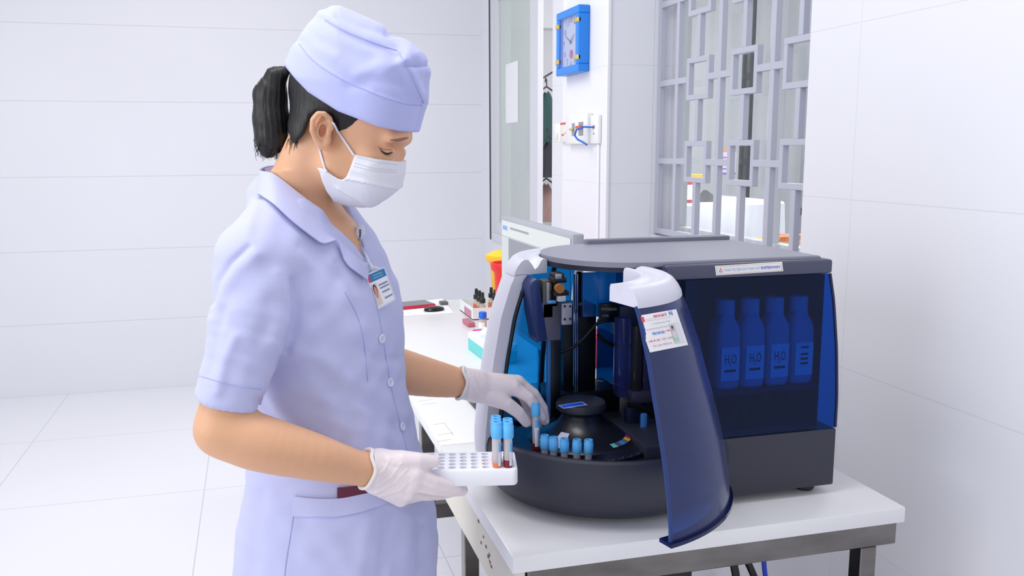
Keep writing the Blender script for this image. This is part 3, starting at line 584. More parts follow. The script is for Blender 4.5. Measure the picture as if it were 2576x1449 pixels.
red = mat('label_red_ink', (214, 84, 110), .5); gr = mat('label_grey_ink', (150, 150, 168), .5); blu = mat('label_blue', (62, 130, 214), .5)
sticker('logo', F2, mat('logo_red', (228, 62, 66), .5), dl, 3, .035, .135, .82, .95)
lettering('1800-55-68-75', F2, .38, .72, .87, .95, red, dl, bold=True); lettering('N', F2, .79, .87, .86, .98, blu, dl, 'logo', True)
for (a, c, y) in ((.16, .37, .86), (.15, .80, .815)):
    mb = MB(); mb.grid([[F2(u, v) for v in (y, y+.006)] for u in np.linspace(a, c, 8)]); mb.build('rule', gr, dl)
lettering('TẮT MÁY ĐÚNG QUY TRÌNH', F2, .29, .76, .70, .755, gr, dl); lettering('CHỈ KHI HOÀN THÀNH VIỆC THOÁT', F2, .09, .66, .565, .625, mat('label_rose_ink', (186, 150, 172), .5), dl)
lettering('Như hình bên', F2, .22, .53, .43, .51, blu, dl, bold=True)
mb = MB(); mb.mesh([F2(u, v) for u, v in ((.545, .475), (.62, .475), (.62, .455), (.68, .48), (.62, .505), (.62, .485), (.545, .485))], [tuple(range(7))]); mb.build('arrow', mat('logo_red', (228, 62, 66), .5), dl, smooth=False)
lettering('MỚI ĐƯỢC TẮT CÔNG', F2, .06, .74, .24, .33, red, dl); lettering('TẮC MÁY ĐIỆN DI', F2, .12, .62, .10, .19, mat('label_rose_ink', (186, 150, 172), .5), dl)
sticker('picture', F2, mat('label_grey', (204, 206, 212), .5), dl, 4, .69, .80, .10, .64); sticker('picture', F2, mat('label_pale', (220, 220, 230), .5), dl, 4, .82, .95, .10, .64)
sticker('picture_detail', F3, mat('label_dark', (72, 74, 78), .5), dl, 3, .72, .775, .50, .585); sticker('picture_detail', F3, red, dl, 3, .695, .795, .455, .47); sticker('picture_detail', F3, mat('label_green', (140, 222, 170), .5), dl, 3, .70, .80, .18, .26)
# --- reagent bottles on the shelf behind the blue side window
bm_ = mat('bottle_white_plastic', (176, 186, 204), .45)
def bottle(i, px, label):
    Y = 1.532; c = ony(px, 940, Y); x = c[0]; z0 = .9825
    o = empty('reagent_bottle', (x, Y, z0), label, 'bottle', 'reagent bottles behind the blue side window')
    mb = MB(); hx, hy = .0258, .027
    G = [[(x+math.copysign(abs(math.cos(u))**.45, math.cos(u))*hx*s_, Y+math.copysign(abs(math.sin(u))**.45, math.sin(u))*hy*s_, z0+z) for (s_, z) in ((0, 0), (.9, 0), (1, .006), (1, .108), (.92, .122), (.66, .136), (.6, .142), (.6, .15), (0, .15))] for u in np.linspace(0, 2*PI, 33)[:-1]]
    mb.grid(G, 0, True); mb.build('bottle_body', bm_, o)
    mb = MB(); mb.lathe([(0, .146), (.0185, .146), (.0185, .172), (.0165, .175), (0, .175)], (x, Y, z0), 24); mb.build('cap', mat('cap_pale', (190, 198, 212), .4), o)
    y = Y-hy-.0008; lb = MB(); lb.grid([[(x+sx, y, z0+sz) for sz in (.018, .085)] for sx in (-.02, .02)]); lb_ = lb.build('bottle_label', mat('bottle_label_white', (244, 246, 250), .5), o)
    pmp = plane_map((x-.02, y, z0+.018), (.04, 0, 0), (0, 0, .067), .0004); dk = mat('label_dark_ink', (40, 44, 60), .5)
    if i < 3:
        lettering('H', pmp, .2, .42, .5, .78, dk, lb_); lettering('2', pmp, .44, .54, .44, .58, dk, lb_); lettering('O', pmp, .56, .82, .5, .78, dk, lb_)
        mb = MB(); mb.grid([[pmp(u, v) for v in (.26, .33)] for u in (.2, .8)]); mb.build('print_line', dk, lb_)
    else:
        for v in (.85, .64, .5, .36):
            mb = MB(); mb.grid([[pmp(u, w) for w in (v-.03, v+.03)] for u in (.3, .72)]); mb.build('print_line', dk, lb_)
for i, (px, lb) in enumerate(((1818, 'white water bottle behind the blue window, nearest the open door'), (1879, 'white water bottle behind the blue window, second from the open door'), (1940, 'white water bottle behind the blue window, third from the open door'), (2000, 'white bottle with printed lines behind the blue window, at the far end'))): bottle(i, px, lb)
mb = MB(); mb.tube([(1.045, 1.62, .94), (1.01, 1.60, .937), (.98, 1.585, .925), (.955, 1.575, .905)], .005, 8); mb.tube([(1.05, 1.64, .93), (1.02, 1.62, .925), (.98, 1.60, .915), (.95, 1.59, .905)], .004, 8); mb.box(1.04, 1.068, 1.60, 1.65, .92, .95, .004); mb.build('inner_hose', black, an)
mb = MB(); mb.box(.90, .99, 1.70, 1.84, .90, .965, .01); mb.build('pump_box', mat('pump_dark', (22, 30, 52), .5), an)
# ================================================================ sample tubes
capb = mat('tube_cap_blue', (92, 182, 242), .4, var=.03); glass_t = tint('clear_tube', (244, 244, 248), rough=.05, haze=.5, hcol=(240, 230, 232), hrough=.3); bloodm = mat('blood_red', (122, 16, 34), .3); serum = mat('serum_orange', (222, 128, 84), .35); paperw = mat('tube_label', (226, 228, 240), .5)
def tube_parts(o, x, y, z, L=.075, fluid=None, fl_h=.02, full=True, tilt=None, lab=True, lab_a=-1.2):
    """z = underside of the tube; cap stands on top"""
    T = tilt or Matrix(); B = Matrix.Translation((x, y, z)) @ T
    def sp(mb): bmesh.ops.transform(mb.bm, matrix=B, verts=mb.bm.verts); return mb
    if full:
        mb = MB(); mb.lathe([(0, 0), (.004, .0006), (.0062, .004), (.0068, .008), (.0068, L)], (0, 0, 0), 24); sp(mb).build('tube', glass_t, o)
        if fluid is not None:
            mb = MB(); mb.lathe([(0, -.0004), (.0044, .0004), (.00655, .004), (.00695, .008), (.00695, fl_h), (.0066, fl_h)], (0, 0, 0), 20); sp(mb).build('blood', fluid, o)
        if lab:
            mb = MB(); mb.grid([[(.0072*math.cos(a), .0072*math.sin(a), zz_) for zz_ in np.linspace(.012, L-.012, 4)] for a in np.linspace(lab_a, lab_a+1.9, 9)]); l_ = sp(mb).build('tube_label', paperw, o)
            mb = MB(); mb.grid([[(.0073*math.cos(a), .0073*math.sin(a), zz_) for zz_ in (L-.026, L-.012)] for a in np.linspace(lab_a+.1, lab_a+1.8, 9)]); sp(mb).build('label_band', capb, l_)
            mb = MB(); r = random.Random(int(x*9e4))
            for k in range(9):
                zc = .014+k*.0035; mb.grid([[(.00738*math.cos(a), .00738*math.sin(a), zc+d) for d in (0, .0011+.0006*r.random())] for a in np.linspace(lab_a+.7+.2*r.random(), lab_a+1.2+.4*r.random(), 4)])
            sp(mb).build('handwriting', mat('ink_blue', (60, 60, 160), .5), l_)
    mb = MB(); n = 36; zc = L-.004 if full else 0
    prof = [(.0068, 0), (.0086, 0), (.0090, .002), (.0090, .0195), (.0083, .0202), (.0083, .0242), (.0077, .026), (.0052, .0262), (.0048, .025), (.0042, .0185), (0, .0182)]
    for i_, (r0, h0) in enumerate(prof): pass
    G = [[((r_*(1+(.02 if (k % 2 and (.001 < h < .0197) and r_ > .0088) else 0)))*math.cos(2*PI*k/n), (r_*(1+(.02 if (k % 2 and (.001 < h < .0197) and r_ > .0088) else 0)))*math.sin(2*PI*k/n), zc+h) for r_, h in prof] for k in range(n)]
    mb.grid(G, 0, True); bmesh.ops.remove_doubles(mb.bm, verts=mb.bm.verts, dist=1e-6); sp(mb).build('cap', capb, o, ang=50)
def _car_angle(px, r_):
    best = min(range(-200, -60), key=lambda d: abs(_px(CX+r_*math.cos(RAD(d)), CY+r_*math.sin(RAD(d)), .89)-px)); return best
def _px(x, y, z): q = CM @ (np.array([x, y, z])-CAM); return 1242+FPX*q[0]/q[2]
ANG = [_car_angle(p, .124) for p in (1371, 1394, 1421, 1451, 1481)]; print('ANG', ANG)
labs = ['blue capped tube in the carousel, next to the tube being lowered', 'blue capped tube in the carousel, second from the tube being lowered', 'blue capped tube in the carousel, middle one of the five', 'blue capped tube in the carousel, fourth from the tube being lowered', 'blue capped tube in the carousel, last of the five']
for a, lb in zip(ANG, labs):
    x, y = CX+.124*math.cos(RAD(a)), CY+.124*math.sin(RAD(a))
    o = empty('sample_tube', (x, y, .812), lb, 'test tube', 'blue capped sample tubes in the carousel')
    tube_parts(o, x, y, .8155, .075, bloodm, .03, True, None, False)
# ================================================================ things on the far bench
mon = empty('computer_monitor', (.80, 2.36, .752), 'grey computer monitor behind the analyzer showing a spreadsheet screen', 'monitor')
mx_, my0, my1, mz0, mz1 = .75, 2.035, 2.685, .895, 1.243
mb = MB(); mb.box(mx_, mx_+.03, my0, my1, mz0, mz1, .004); mb.build('monitor_body', mat('monitor_silver', (170, 172, 182), .4), mon)
mb = MB(); mb.box(mx_-.001, mx_+.001, my0+.012, my1-.012, mz0+.018, mz1-.012); scr = mb.build('screen', mat('screen_grey', (120, 122, 130), .5, emit=.1), mon)
smap = plane_map((mx_-.0012, my1-.012, mz0+.018), (0, -(my1-my0-.024), 0), (0, 0, mz1-mz0-.03), .0004)
def sp_(x0, x1, y0, y1, c, k=0, nm='screen_window'):
    mb = MB(); f = plane_map((mx_-.0012, my1-.012, mz0+.018), (0, -(my1-my0-.024), 0), (0, 0, mz1-mz0-.03), .0004+.0003*k); mb.grid([[f(u, v) for v in (y0, y1)] for u in (x0, x1)]); mb.build(nm, mat('scr_%d_%d_%d' % c, c, .5, emit=.12), scr)
sp_(0, 1, .84, 1, (206, 210, 208)); sp_(0, .12, 0, .84, (196, 200, 200)); sp_(.12, 1, 0, .84, (140, 142, 150)); sp_(.02, .1, .91, .95, (120, 160, 220), 1, 'screen_icon'); sp_(.84, .88, .86, .91, (90, 90, 120), 1, 'screen_icon'); sp_(.9, .98, .86, .9, (120, 140, 220), 1, 'screen_icon'); sp_(.15, .45, .93, .95, (150, 150, 155), 1, 'screen_icon'); sp_(0, 1, .845, .85, (150, 154, 160), 1, 'screen_icon')
mb = MB(); mb.box(.775, .795, 2.30, 2.315, .76, .93, .002); mb.box(.775, .795, 2.38, 2.395, .76, .93, .002); mb.build('stand', chrome, mon)
mb = MB(); mb.box(.70, .90, 2.25, 2.45, .7505, .76, .003); mb.build('stand_base', mat('monitor_silver', (170, 172, 182), .4), mon)
kb = empty('keyboard', (.62, 2.30, .752), 'black keyboard on the bench seen through the blue glass', 'keyboard')
mb = MB(); mb.box(.555, .69, 2.06, 2.50, .7505, .768, .004); mb.build('keyboard_body', mat('black_plastic', (26, 26, 30), .45, bump=.1), kb)
mb = MB()
for i in range(5):
    for j in range(15): mb.box(.563+i*.0245, .563+i*.0245+.020, 2.07+j*.0283, 2.07+j*.0283+.024, .768, .774, .002, 1)
mb.build('keys', mat('key_black', (36, 36, 42), .5), kb)
# glove / tissue boxes
tealm = mat('carton_teal', (110, 214, 214), .5, var=.04); whitec = mat('carton_white_2', (234, 238, 240), .5)
def carton(name, x0, x1, y0, y1, z0, z1, rot, label, spout):
    cx_, cy_ = (x0+x1)/2, (y0+y1)/2; o = empty(name, (cx_, cy_, z0), label, 'box'); M = Matrix.Translation((cx_, cy_, 0)) @ Matrix.Rotation(rot, 4, 'Z') @ Matrix.Translation((-cx_, -cy_, 0))
    mb = MB(); mb.box(x0, x1, y0, y1, z0, z1, .002, 1); bmesh.ops.transform(mb.bm, matrix=M, verts=mb.bm.verts); mb.build('carton', tealm, o)
    mb = MB(); mb.box(x0-.0006, x1+.0006, y0-.0006, y1+.0006, z1-.02, z1+.0006); mb.box(x0-.0006, x0, y0+.01, y0+.06, z0+.01, z0+.035); mb.box(x0+.02, x0+.07, y0-.0006, y0, z0+.04, z0+.07); bmesh.ops.transform(mb.bm, matrix=M, verts=mb.bm.verts); mb.build('printed_panel', whitec, o)
    if spout:
        G = []; r = random.Random(2)
        for i in range(20):
            u = 2*PI*i/20; G.append([(cx_+math.cos(u)*.03*s_, cy_+math.sin(u)*.07*s_*(1+.2*math.sin(3*u)), z1+h) for s_, h in ((1, .001), (1.1, .012+.008*math.sin(4*u)), (.7, .025+.01*math.cos(5*u)), (.2, .03))])
        mb = MB(); mb.grid(G, 0, True); mb.build('glove_tuft', mat('glove_tuft_white', (226, 236, 240), .6), o)
carton('glove_box', .716, .812, 2.735, 2.99, .7505, .812, .04, 'teal and white glove box with a white tuft beside the analyzer rim', True)
mb = MB(); mb.box(1.02, 1.12, 2.60, 2.74, .7505, .85, .003); mb.build('red_box', mat('box_red', (206, 60, 76), .5)); tag(bpy.data.objects['red_box'], 'red box behind the monitor stand seen through blue glass', 'box')
# dropper vials in a white tray box
vb = empty('vial_box', (.98, 3.78, .752), 'low white open carton holding the black dropper vials', 'box')
cA = onz(1172, 833, .75); 
vx, vy = .93, 3.62
mb = MB()
for a in ((-.075, .075, -.12, -.117), (-.075, .075, .117, .12), (-.075, -.072, -.117, .117), (.072, .075, -.117, .117)): mb.box(vx+a[0], vx+a[1], vy+a[2], vy+a[3], .7505, .80)
mb.box(vx-.075, vx+.075, vy-.12, vy+.12, .7505, .7535); mb.build('carton', whitec, vb)
mb = MB(); mb.box(vx-.0765, vx-.075, vy-.09, vy+.03, .756, .785); mb.build('printed_panel', mat('print_rose', (196, 130, 150), .5), vb)
labs = ['black dropper vial in the white carton, nearest corner', 'black dropper vial in the white carton, near row middle', 'black dropper vial in the white carton, near row far end', 'black dropper vial in the white carton, rear row near end', 'black dropper vial in the white carton, rear row middle', 'black dropper vial in the white carton, rear row far end']
k = 0
for (dx, dys) in ((-.025, (-.085, -.035, .02)), (.045, (-.08, -.03, .035))):
    for dy in dys:
        x, y = vx+dx, vy+dy; o = empty('dropper_vial', (x, y, .754), labs[k], 'vial', 'dropper vials in the white carton'); k += 1
        mb = MB(); mb.lathe([(0, .754), (.013, .754), (.014, .757), (.014, .80), (.008, .812), (.008, .818), (0, .818)], (x, y, 0), 20); mb.build('vial', tint('vial_glass', (240, 226, 216), haze=.5, hcol=(232, 222, 216)), o)
        mb = MB(); mb.lathe([(.0143, .766), (.0143, .795)], (x, y, 0), 20, a0=2.2, a1=4.6); mb.build('vial_label', mat('vial_orange', (230, 130, 96), .5), o)
        mb = MB(); mb.lathe([(0, .815), (.0125, .815), (.0125, .832), (.0075, .836), (.0075, .848), (.0065, .858), (0, .861)], (x, y, 0), 20); mb.build('dropper_cap', mat('vial_black', (28, 32, 34), .45), o)
x, y = .845, 3.30; o = empty('small_bottle', (x, y, .752), 'small clear bottle with a bright blue cap beside the glove box', 'bottle')
mb = MB(); mb.lathe([(0, .7505), (.015, .7505), (.016, .754), (.016, .788), (.009, .796), (.009, .80), (0, .80)], (x, y, 0), 24); mb.build('bottle_body', tint('vial_glass', (240, 226, 216), haze=.5, hcol=(232, 222, 216)), o)
mb = MB(); mb.lathe([(0, .797), (.0155, .797), (.0155, .818), (.014, .821), (0, .821)], (x, y, 0), 24); mb.build('cap', mat('cap_blue', (16, 102, 222), .35), o)
mb = MB(); mb.lathe([(.0164, .757), (.0164, .782)], (x, y, 0), 20, a0=2.4, a1=4.9); mb.build('bottle_label', mat('bottle_label_white', (244, 246, 250), .5), o)
mb = MB(); mb.box(.78, .84, 3.06, 3.2, .7505, .775, .002, 1); tag(mb.build('pink_packet', mat('packet_pink', (226, 60, 160), .5)), 'small pink packet half hidden behind the analyzer rim', 'packet')
mb = MB(); mb.box(.60, .66, 3.16, 3.30, .7505, .766, .003, 1, rot=Matrix.Rotation(.4, 4, 'Z'), loc=(.12, .0, 0)) if False else mb.box(.80, .83, 3.36, 3.46, .7505, .768, .002, 1); tag(mb.build('rose_packet', mat('packet_rose', (186, 110, 124), .5)), 'flat dusky rose packet lying in front of the dropper vials', 'packet')
# bins
def bin_(nm, x, y, r, h, m, label, tri):
    o = empty(nm, (x, y, .752), label, 'container')
    mb = MB(); mb.lathe([(0, .7505), (r*.72, .7505), (r*.75, .755), (r*.88, .75+h*.8), (r*.93, .75+h*.86), (r*1.1, .75+h*.9), (r*1.15, .75+h*.97), (r*1.12, .75+h), (r*1.0, .75+h), (r*.85, .75+h*.84), (0, .75+h*.84)], (x, y, 0), 40); mb.build('container_body', m, o)
    if tri:
        mb = MB(); mb.lathe([(r*1.08, .75+h-.004), (r*1.1, .75+h+.003), (r*.7, .75+h+.02), (r*.35, .75+h+.024), (0, .75+h+.024)], (x, y, 0), 40); mb.build('lid', mat('bin_yellow_lid', (250, 214, 40), .4), o)
bin_('sharps_container', 1.071, 3.75, .082, .235, mat('bin_yellow', (250, 190, 36), .4), 'tall yellow sharps container with a flared lid beside the monitor', True)
bin_('red_container', .9485, 3.30, .06, .262, mat('bin_red', (236, 40, 40), .4), 'red flared container standing in front of the yellow one', False)
# paper, phone, black case
A = [onz(*p, .7508) for p in ((960, 772), (1112, 752), (1141, 788), (940, 800))]
mb = MB(); mb.mesh([(a[0], a[1], z) for z in (.7503, .7525) for a in A], [(0, 1, 2, 3), (4, 5, 6, 7), (0, 1, 5, 4), (1, 2, 6, 5), (2, 3, 7, 6), (3, 0, 4, 7)]); tag(mb.build('paper_stack', mat('white_paper', (240, 240, 244), .7), smooth=False), 'white sheets of paper lying under the red phone case', 'paper')
a0, a1 = onz(992, 782, .7525), onz(1096, 772, .7525); d = a1-a0; an_ = math.atan2(d[1], d[0])
ph = empty('mobile_phone', tuple(a0), 'grey backed phone in a red bumper lying on the papers', 'phone')
L_ = float(np.hypot(d[0], d[1])); Mx = Matrix.Translation((a0[0], a0[1], .7535)) @ Matrix.Rotation(an_, 4, 'Z')
mb = MB(); mb.prism([(0, 0), (L_, 0), (L_, .12), (0, .12)], 0, .013, .004, 2, Mx); mb.build('bumper', mat('phone_red', (206, 36, 66), .35), ph)
mb = MB(); mb.prism([(.004, .004), (L_-.004, .004), (L_-.004, .116), (.004, .116)], .0131, .0142, 0, 1, Mx); mb.build('back_panel', mat('phone_grey', (126, 126, 132), .45), ph)
mb = MB(); c = onz(1092, 781, .7535)
mb.lathe([(0, 0), (.8, 0), (1, .25), (.9, .7), (.5, 1), (0, 1.05)], (c[0], c[1], .7535), 28, Matrix.Rotation(.2, 4, 'Z') @ Matrix.Diagonal((.048, .03, .018, 1)))
tag(mb.build('computer_mouse', mat('glossy_black', (16, 16, 18), .2)), 'small glossy black mouse lying against the red phone', 'mouse')
mb = MB(); c = onz(1116, 766, .7525); mb.box(c[0]-.018, c[0]+.018, c[1]-.02, c[1]+.02, .7528, .768, .003, 1); tag(mb.build('binder_clip', mat('clip_grey', (96, 98, 100), .4)), 'small grey binder clip on the corner of the papers', 'clip')
# ================================================================ implicit-surface tools (smooth organic shapes)
LA = np.array([RIGHT, FWD, UP])                      # room -> person frame (a: across, b: away, z)
def LP(px, py, b): d = ray(px, py); k = b/(d @ FWD); return np.array([(d @ RIGHT)*k, b, EYE+d[2]*k])
def toW(V): V = np.asarray(V, float); return V[..., 0:1]*RIGHT + V[..., 1:2]*FWD + V[..., 2:3]*UP
def smin(a, b, k):
    if k <= 0: return np.minimum(a, b)
    h = np.maximum(k-np.abs(a-b), 0)/k; return np.minimum(a, b)-h*h*k*.25
def smax(a, b, k): return -smin(-a, -b, k)
def axis(spans):
    """[(start, end, step), ...] -> one rising coordinate list with mixed spacing"""
    out = []
    for a, b, s in spans: out.append(np.arange(a, b-s*.25, s))
    return np.concatenate(out).astype(np.float32)
class Field:
    def __init__(s, xs, ys, zs): s.x, s.y, s.z = xs, ys, zs; s.D = np.full((len(xs), len(ys), len(zs)), .05, np.float32)
    def sl(s, lo, hi, m=.03):
        S = [slice(max(0, int(np.searchsorted(c, l-m))), int(np.searchsorted(c, h+m))) for c, l, h in zip((s.x, s.y, s.z), lo, hi)]
        return tuple(S), s.x[S[0]][:, None, None], s.y[S[1]][None, :, None], s.z[S[2]][None, None, :]
    def put(s, S, v, k, op='u'):
        if op == 'u': s.D[S] = smin(s.D[S], v, k)
        elif op == 's': s.D[S] = smax(s.D[S], -v, k)
        elif op == 'i': s.D[S] = smax(s.D[S], v, k)
    def cap(s, p, q, r0, r1=None, k=.008, op='u', flat=1, fdir=None):
        """tapered capsule; flat < 1 squashes its section along fdir"""
        r1 = r0 if r1 is None else r1; p = np.array(p, float); q = np.array(q, float); R = max(r0, r1)
        S, X, Y, Z = s.sl(np.minimum(p, q)-R, np.maximum(p, q)+R); d = q-p; L2 = max(d @ d, 1e-12)
        t = np.clip(((X-p[0])*d[0]+(Y-p[1])*d[1]+(Z-p[2])*d[2])/L2, 0, 1)
        ex, ey, ez = X-p[0]-t*d[0], Y-p[1]-t*d[1], Z-p[2]-t*d[2]; r = r0+(r1-r0)*t
        if fdir is not None:
            f = np.array(fdir, float); f /= np.linalg.norm(f); c = ex*f[0]+ey*f[1]+ez*f[2]; g = (1/flat-1)*c
            ex, ey, ez = ex+g*f[0], ey+g*f[1], ez+g*f[2]
        v = (np.sqrt(ex*ex+ey*ey+ez*ez)-r)*(flat if fdir is not None else 1); s.put(S, v.astype(np.float32), k, op)
    def chain(s, pts, rs, k=.006, op='u', **kw):
        pts = [np.array(p, float) for p in pts]
        if kw.get('sp'):
            A = spline([np.append(p, r_) for p, r_ in zip(pts, rs)], kw['sp']); pts = [a[:3] for a in A]; rs = [float(a[3]) for a in A]
        R = max(rs); S, X, Y, Z = s.sl(np.min(pts, 0)-R, np.max(pts, 0)+R); v = None
        for i in range(len(pts)-1):
            p, q, r0, r1 = pts[i], pts[i+1], rs[i], rs[i+1]; d = q-p; t = np.clip(((X-p[0])*d[0]+(Y-p[1])*d[1]+(Z-p[2])*d[2])/max(d @ d, 1e-12), 0, 1)
            ex, ey, ez = X-p[0]-t*d[0], Y-p[1]-t*d[1], Z-p[2]-t*d[2]
            if 'fdir' in kw: f = kw['fdir']; g = (1/kw['flat']-1)*(ex*f[0]+ey*f[1]+ez*f[2]); ex, ey, ez = ex+g*f[0], ey+g*f[1], ez+g*f[2]
            w = np.sqrt(ex*ex+ey*ey+ez*ez)-(r0+(r1-r0)*t)
            if 'fdir' in kw: w = w*kw['flat']
            v = w if v is None else smin(v, w, kw.get('kk', 0))
        s.put(S, v.astype(np.float32), k, op)
    def ell(s, c, r, ax=None, k=.01, op='u'):
        c = np.array(c, float); r = np.array(r, float); R = r.max(); S, X, Y, Z = s.sl(c-R, c+R)
        X, Y, Z = X-c[0], Y-c[1], Z-c[2]
        if ax is None: u, v, w = X, Y, Z
        else: u, v, w = [X*a[0]+Y*a[1]+Z*a[2] for a in ax]
        n = np.sqrt((u/r[0])**2+(v/r[1])**2+(w/r[2])**2); g = np.sqrt((u/r[0]**2)**2+(v/r[1]**2)**2+(w/r[2]**2)**2)+1e-6
        s.put(S, (n*(n-1)/g).astype(np.float32), k, op)
    def mesh(s, smooth=2):
        D = s.D; ins = D < 0; nx, ny, nz = D.shape
        cnt = np.zeros((nx-1, ny-1, nz-1), np.uint8)
        for i in (0, 1):
            for j in (0, 1):
                for k in (0, 1): cnt += ins[i:nx-1+i, j:ny-1+j, k:nz-1+k]
        I, J, K = np.nonzero((cnt > 0) & (cnt < 8)); n = len(I); ids = np.full(cnt.shape, -1, np.int32); ids[I, J, K] = np.arange(n)
        acc = np.zeros((n, 3)); num = np.zeros(n); C = (s.x.astype(float), s.y.astype(float), s.z.astype(float)); idx = (I, J, K)
        for ax in range(3):
            o = [a for a in range(3) if a != ax]
            for da in (0, 1):
                for db in (0, 1):
                    A = [None]*3; B = [None]*3
                    A[o[0]] = B[o[0]] = idx[o[0]]+da; A[o[1]] = B[o[1]] = idx[o[1]]+db; A[ax] = idx[ax]; B[ax] = idx[ax]+1
                    va = D[A[0], A[1], A[2]].astype(float); vb = D[B[0], B[1], B[2]].astype(float); m = (va < 0) != (vb < 0)
                    t = np.where(m, va/np.where(m, va-vb, 1), 0); P = np.empty((n, 3))
                    for c in range(3): P[:, c] = C[c][A[c]]
                    P[:, ax] += t*(C[ax][B[ax]]-C[ax][A[ax]]); acc += P*m[:, None]; num += m
        V = acc/np.maximum(num, 1)[:, None]; F = []
        for ax in range(3):
            o = [a for a in range(3) if a != ax]
            lo = [slice(1, -1)]*3; lo[ax] = slice(0, -1); hi = [slice(1, -1)]*3; hi[ax] = slice(1, None)
            a = ins[tuple(lo)]; b = ins[tuple(hi)]; P = np.array(np.nonzero(a != b)); w = a[tuple(P)]
            P[o[0]] += 1; P[o[1]] += 1
            def cell(d0, d1): Q = [P[0], P[1], P[2]]; Q[o[0]] = P[o[0]]-d0; Q[o[1]] = P[o[1]]-d1; return ids[Q[0], Q[1], Q[2]]
            q = np.stack([cell(1, 1), cell(0, 1), cell(0, 0), cell(1, 0)], 1); flip = w ^ (ax == 1)
            q[~flip] = q[~flip][:, ::-1]; q = q[(q >= 0).all(1)]; F.append(q)
        F = np.concatenate(F)
        E = np.concatenate([F[:, [0, 1]], F[:, [1, 2]], F[:, [2, 3]], F[:, [3, 0]]]); deg = np.bincount(E.ravel(), minlength=n)
        for _ in range(smooth):
            a = np.zeros((n, 3))
            for c in range(3): a[:, c] = np.bincount(E[:, 0], V[E[:, 1], c], n)+np.bincount(E[:, 1], V[E[:, 0], c], n)
            V = V*.45+.55*a/np.maximum(deg, 1)[:, None]
        return V, F
def vnormals(V, F):
    n = np.cross(V[F[:, 2]]-V[F[:, 0]], V[F[:, 3]]-V[F[:, 1]]); N = np.zeros_like(V)
    for c in range(4):
        for k in range(3): N[:, k] += np.bincount(F[:, c], n[:, k], len(V))
    return N/(np.linalg.norm(N, axis=1, keepdims=True)+1e-12)
def mobj(name, V, F, m, parent, local=True):
    me = bpy.data.meshes.new(name); W = toW(V) if local else V
    me.vertices.add(len(W)); me.vertices.foreach_set('co', W.astype(np.float32).ravel()); F = np.asarray(F, np.int32)
    me.loops.add(F.size); me.loops.foreach_set('vertex_index', F.ravel()); me.polygons.add(len(F)); me.polygons.foreach_set('loop_start', np.arange(0, F.size, 4, dtype=np.int32)); me.polygons.foreach_set('loop_total', np.full(len(F), 4, np.int32))
    me.polygons.foreach_set('use_smooth', np.ones(len(F), bool)); me.update(calc_edges=True); me.validate()
    bm = bmesh.new(); bm.from_mesh(me); bmesh.ops.recalc_face_normals(bm, faces=bm.faces); bm.to_mesh(me); bm.free()
    return link(name, me, m, parent)
def proj(X, Y, Z):
    """person-frame coordinates -> picture px, py, distance (arrays)"""
    q = [X*(LA[0] @ CM[i])+Y*(LA[1] @ CM[i])+(Z-EYE)*(LA[2] @ CM[i]) for i in range(3)]
    return 1242+FPX*q[0]/q[2], 724.5+FPX*q[1]/q[2], q[2]
def pdist(px, py, poly):
    """signed distance (picture px) to a closed outline, negative inside"""
    d = np.full(np.broadcast(px, py).shape, 1e9, np.float32); s = np.ones(d.shape, bool); n = len(poly); inside = np.zeros(d.shape, bool)
    for i in range(n):
        ax, ay = poly[i]; bx, by = poly[(i+1) % n]; ex, ey = bx-ax, by-ay; wx, wy = px-ax, py-ay
        t = np.clip((wx*ex+wy*ey)/(ex*ex+ey*ey+1e-9), 0, 1); d = np.minimum(d, (wx-ex*t)**2+(wy-ey*t)**2)
        c = ((ay > py) != (by > py)) & (px < (bx-ax)*(py-ay)/((by-ay) if by != ay else 1e-9)+ax); inside ^= c
    d = np.sqrt(d); return np.where(inside, -d, d)
def ldist(px, py, line):
    """distance to an open polyline and the signed side (positive = below / right of its direction)"""
    d = np.full(np.broadcast(px, py).shape, 1e9); sg = np.zeros(d.shape)
    for (ax, ay), (bx, by) in zip(line[:-1], line[1:]):
        ex, ey = bx-ax, by-ay; wx, wy = px-ax, py-ay; t = np.clip((wx*ex+wy*ey)/(ex*ex+ey*ey), 0, 1); q = (wx-ex*t)**2+(wy-ey*t)**2
        m = q < d; d = np.where(m, q, d); sg = np.where(m, ex*wy-ey*wx, sg)
    return np.sqrt(d), np.sign(sg)
def spline(pts, n=8):
    """smooth curve through points"""
    P = [np.array(p, float) for p in pts]; P = [2*P[0]-P[1]]+P+[2*P[-1]-P[-2]]; out = []
    for i in range(1, len(P)-2):
        for k in range(n):
            t = k/n; out.append(.5*((2*P[i])+(-P[i-1]+P[i+1])*t+(2*P[i-1]-5*P[i]+4*P[i+1]-P[i+2])*t*t+(-P[i-1]+3*P[i]-3*P[i+1]+P[i+2])*t**3))
    out.append(P[-2]); return out
# ================================================================ the technician
skin = mat('skin', (218, 168, 134), .5, sss=.12, var=.035, scale=60, bump=.08, spec=.35)
cloth = mat('lavender_cloth', (188, 191, 230), .85, bump=.25, scale=900, var=.02, sheen=.15); seamm = mat('lavender_seam', (168, 173, 222), .85)
capm = mat('lavender_cap_cloth', (178, 183, 231), .85, bump=.25, scale=900, var=.02, sheen=.15)
hairm = mat('black_hair', (9, 8, 13), .45, bump=.55, scale=260, stretch=(1, 1, .12), spec=.45); maskm = mat('mask_white', (226, 226, 236), .8, bump=.25, scale=1200)
glovem = mat('glove_latex', (232, 220, 224), .42, bump=.2, scale=120, sss=.15, var=.025); cuffm = mat('glove_cuff', (230, 228, 226), .45, bump=.2, scale=150)
foot0 = toW(np.array([-.28, 1.47, 0.]))
me_ = empty('person', tuple(foot0), 'person in a lavender short-sleeved tunic and cap, white mask and gloves, loading tubes', 'person')
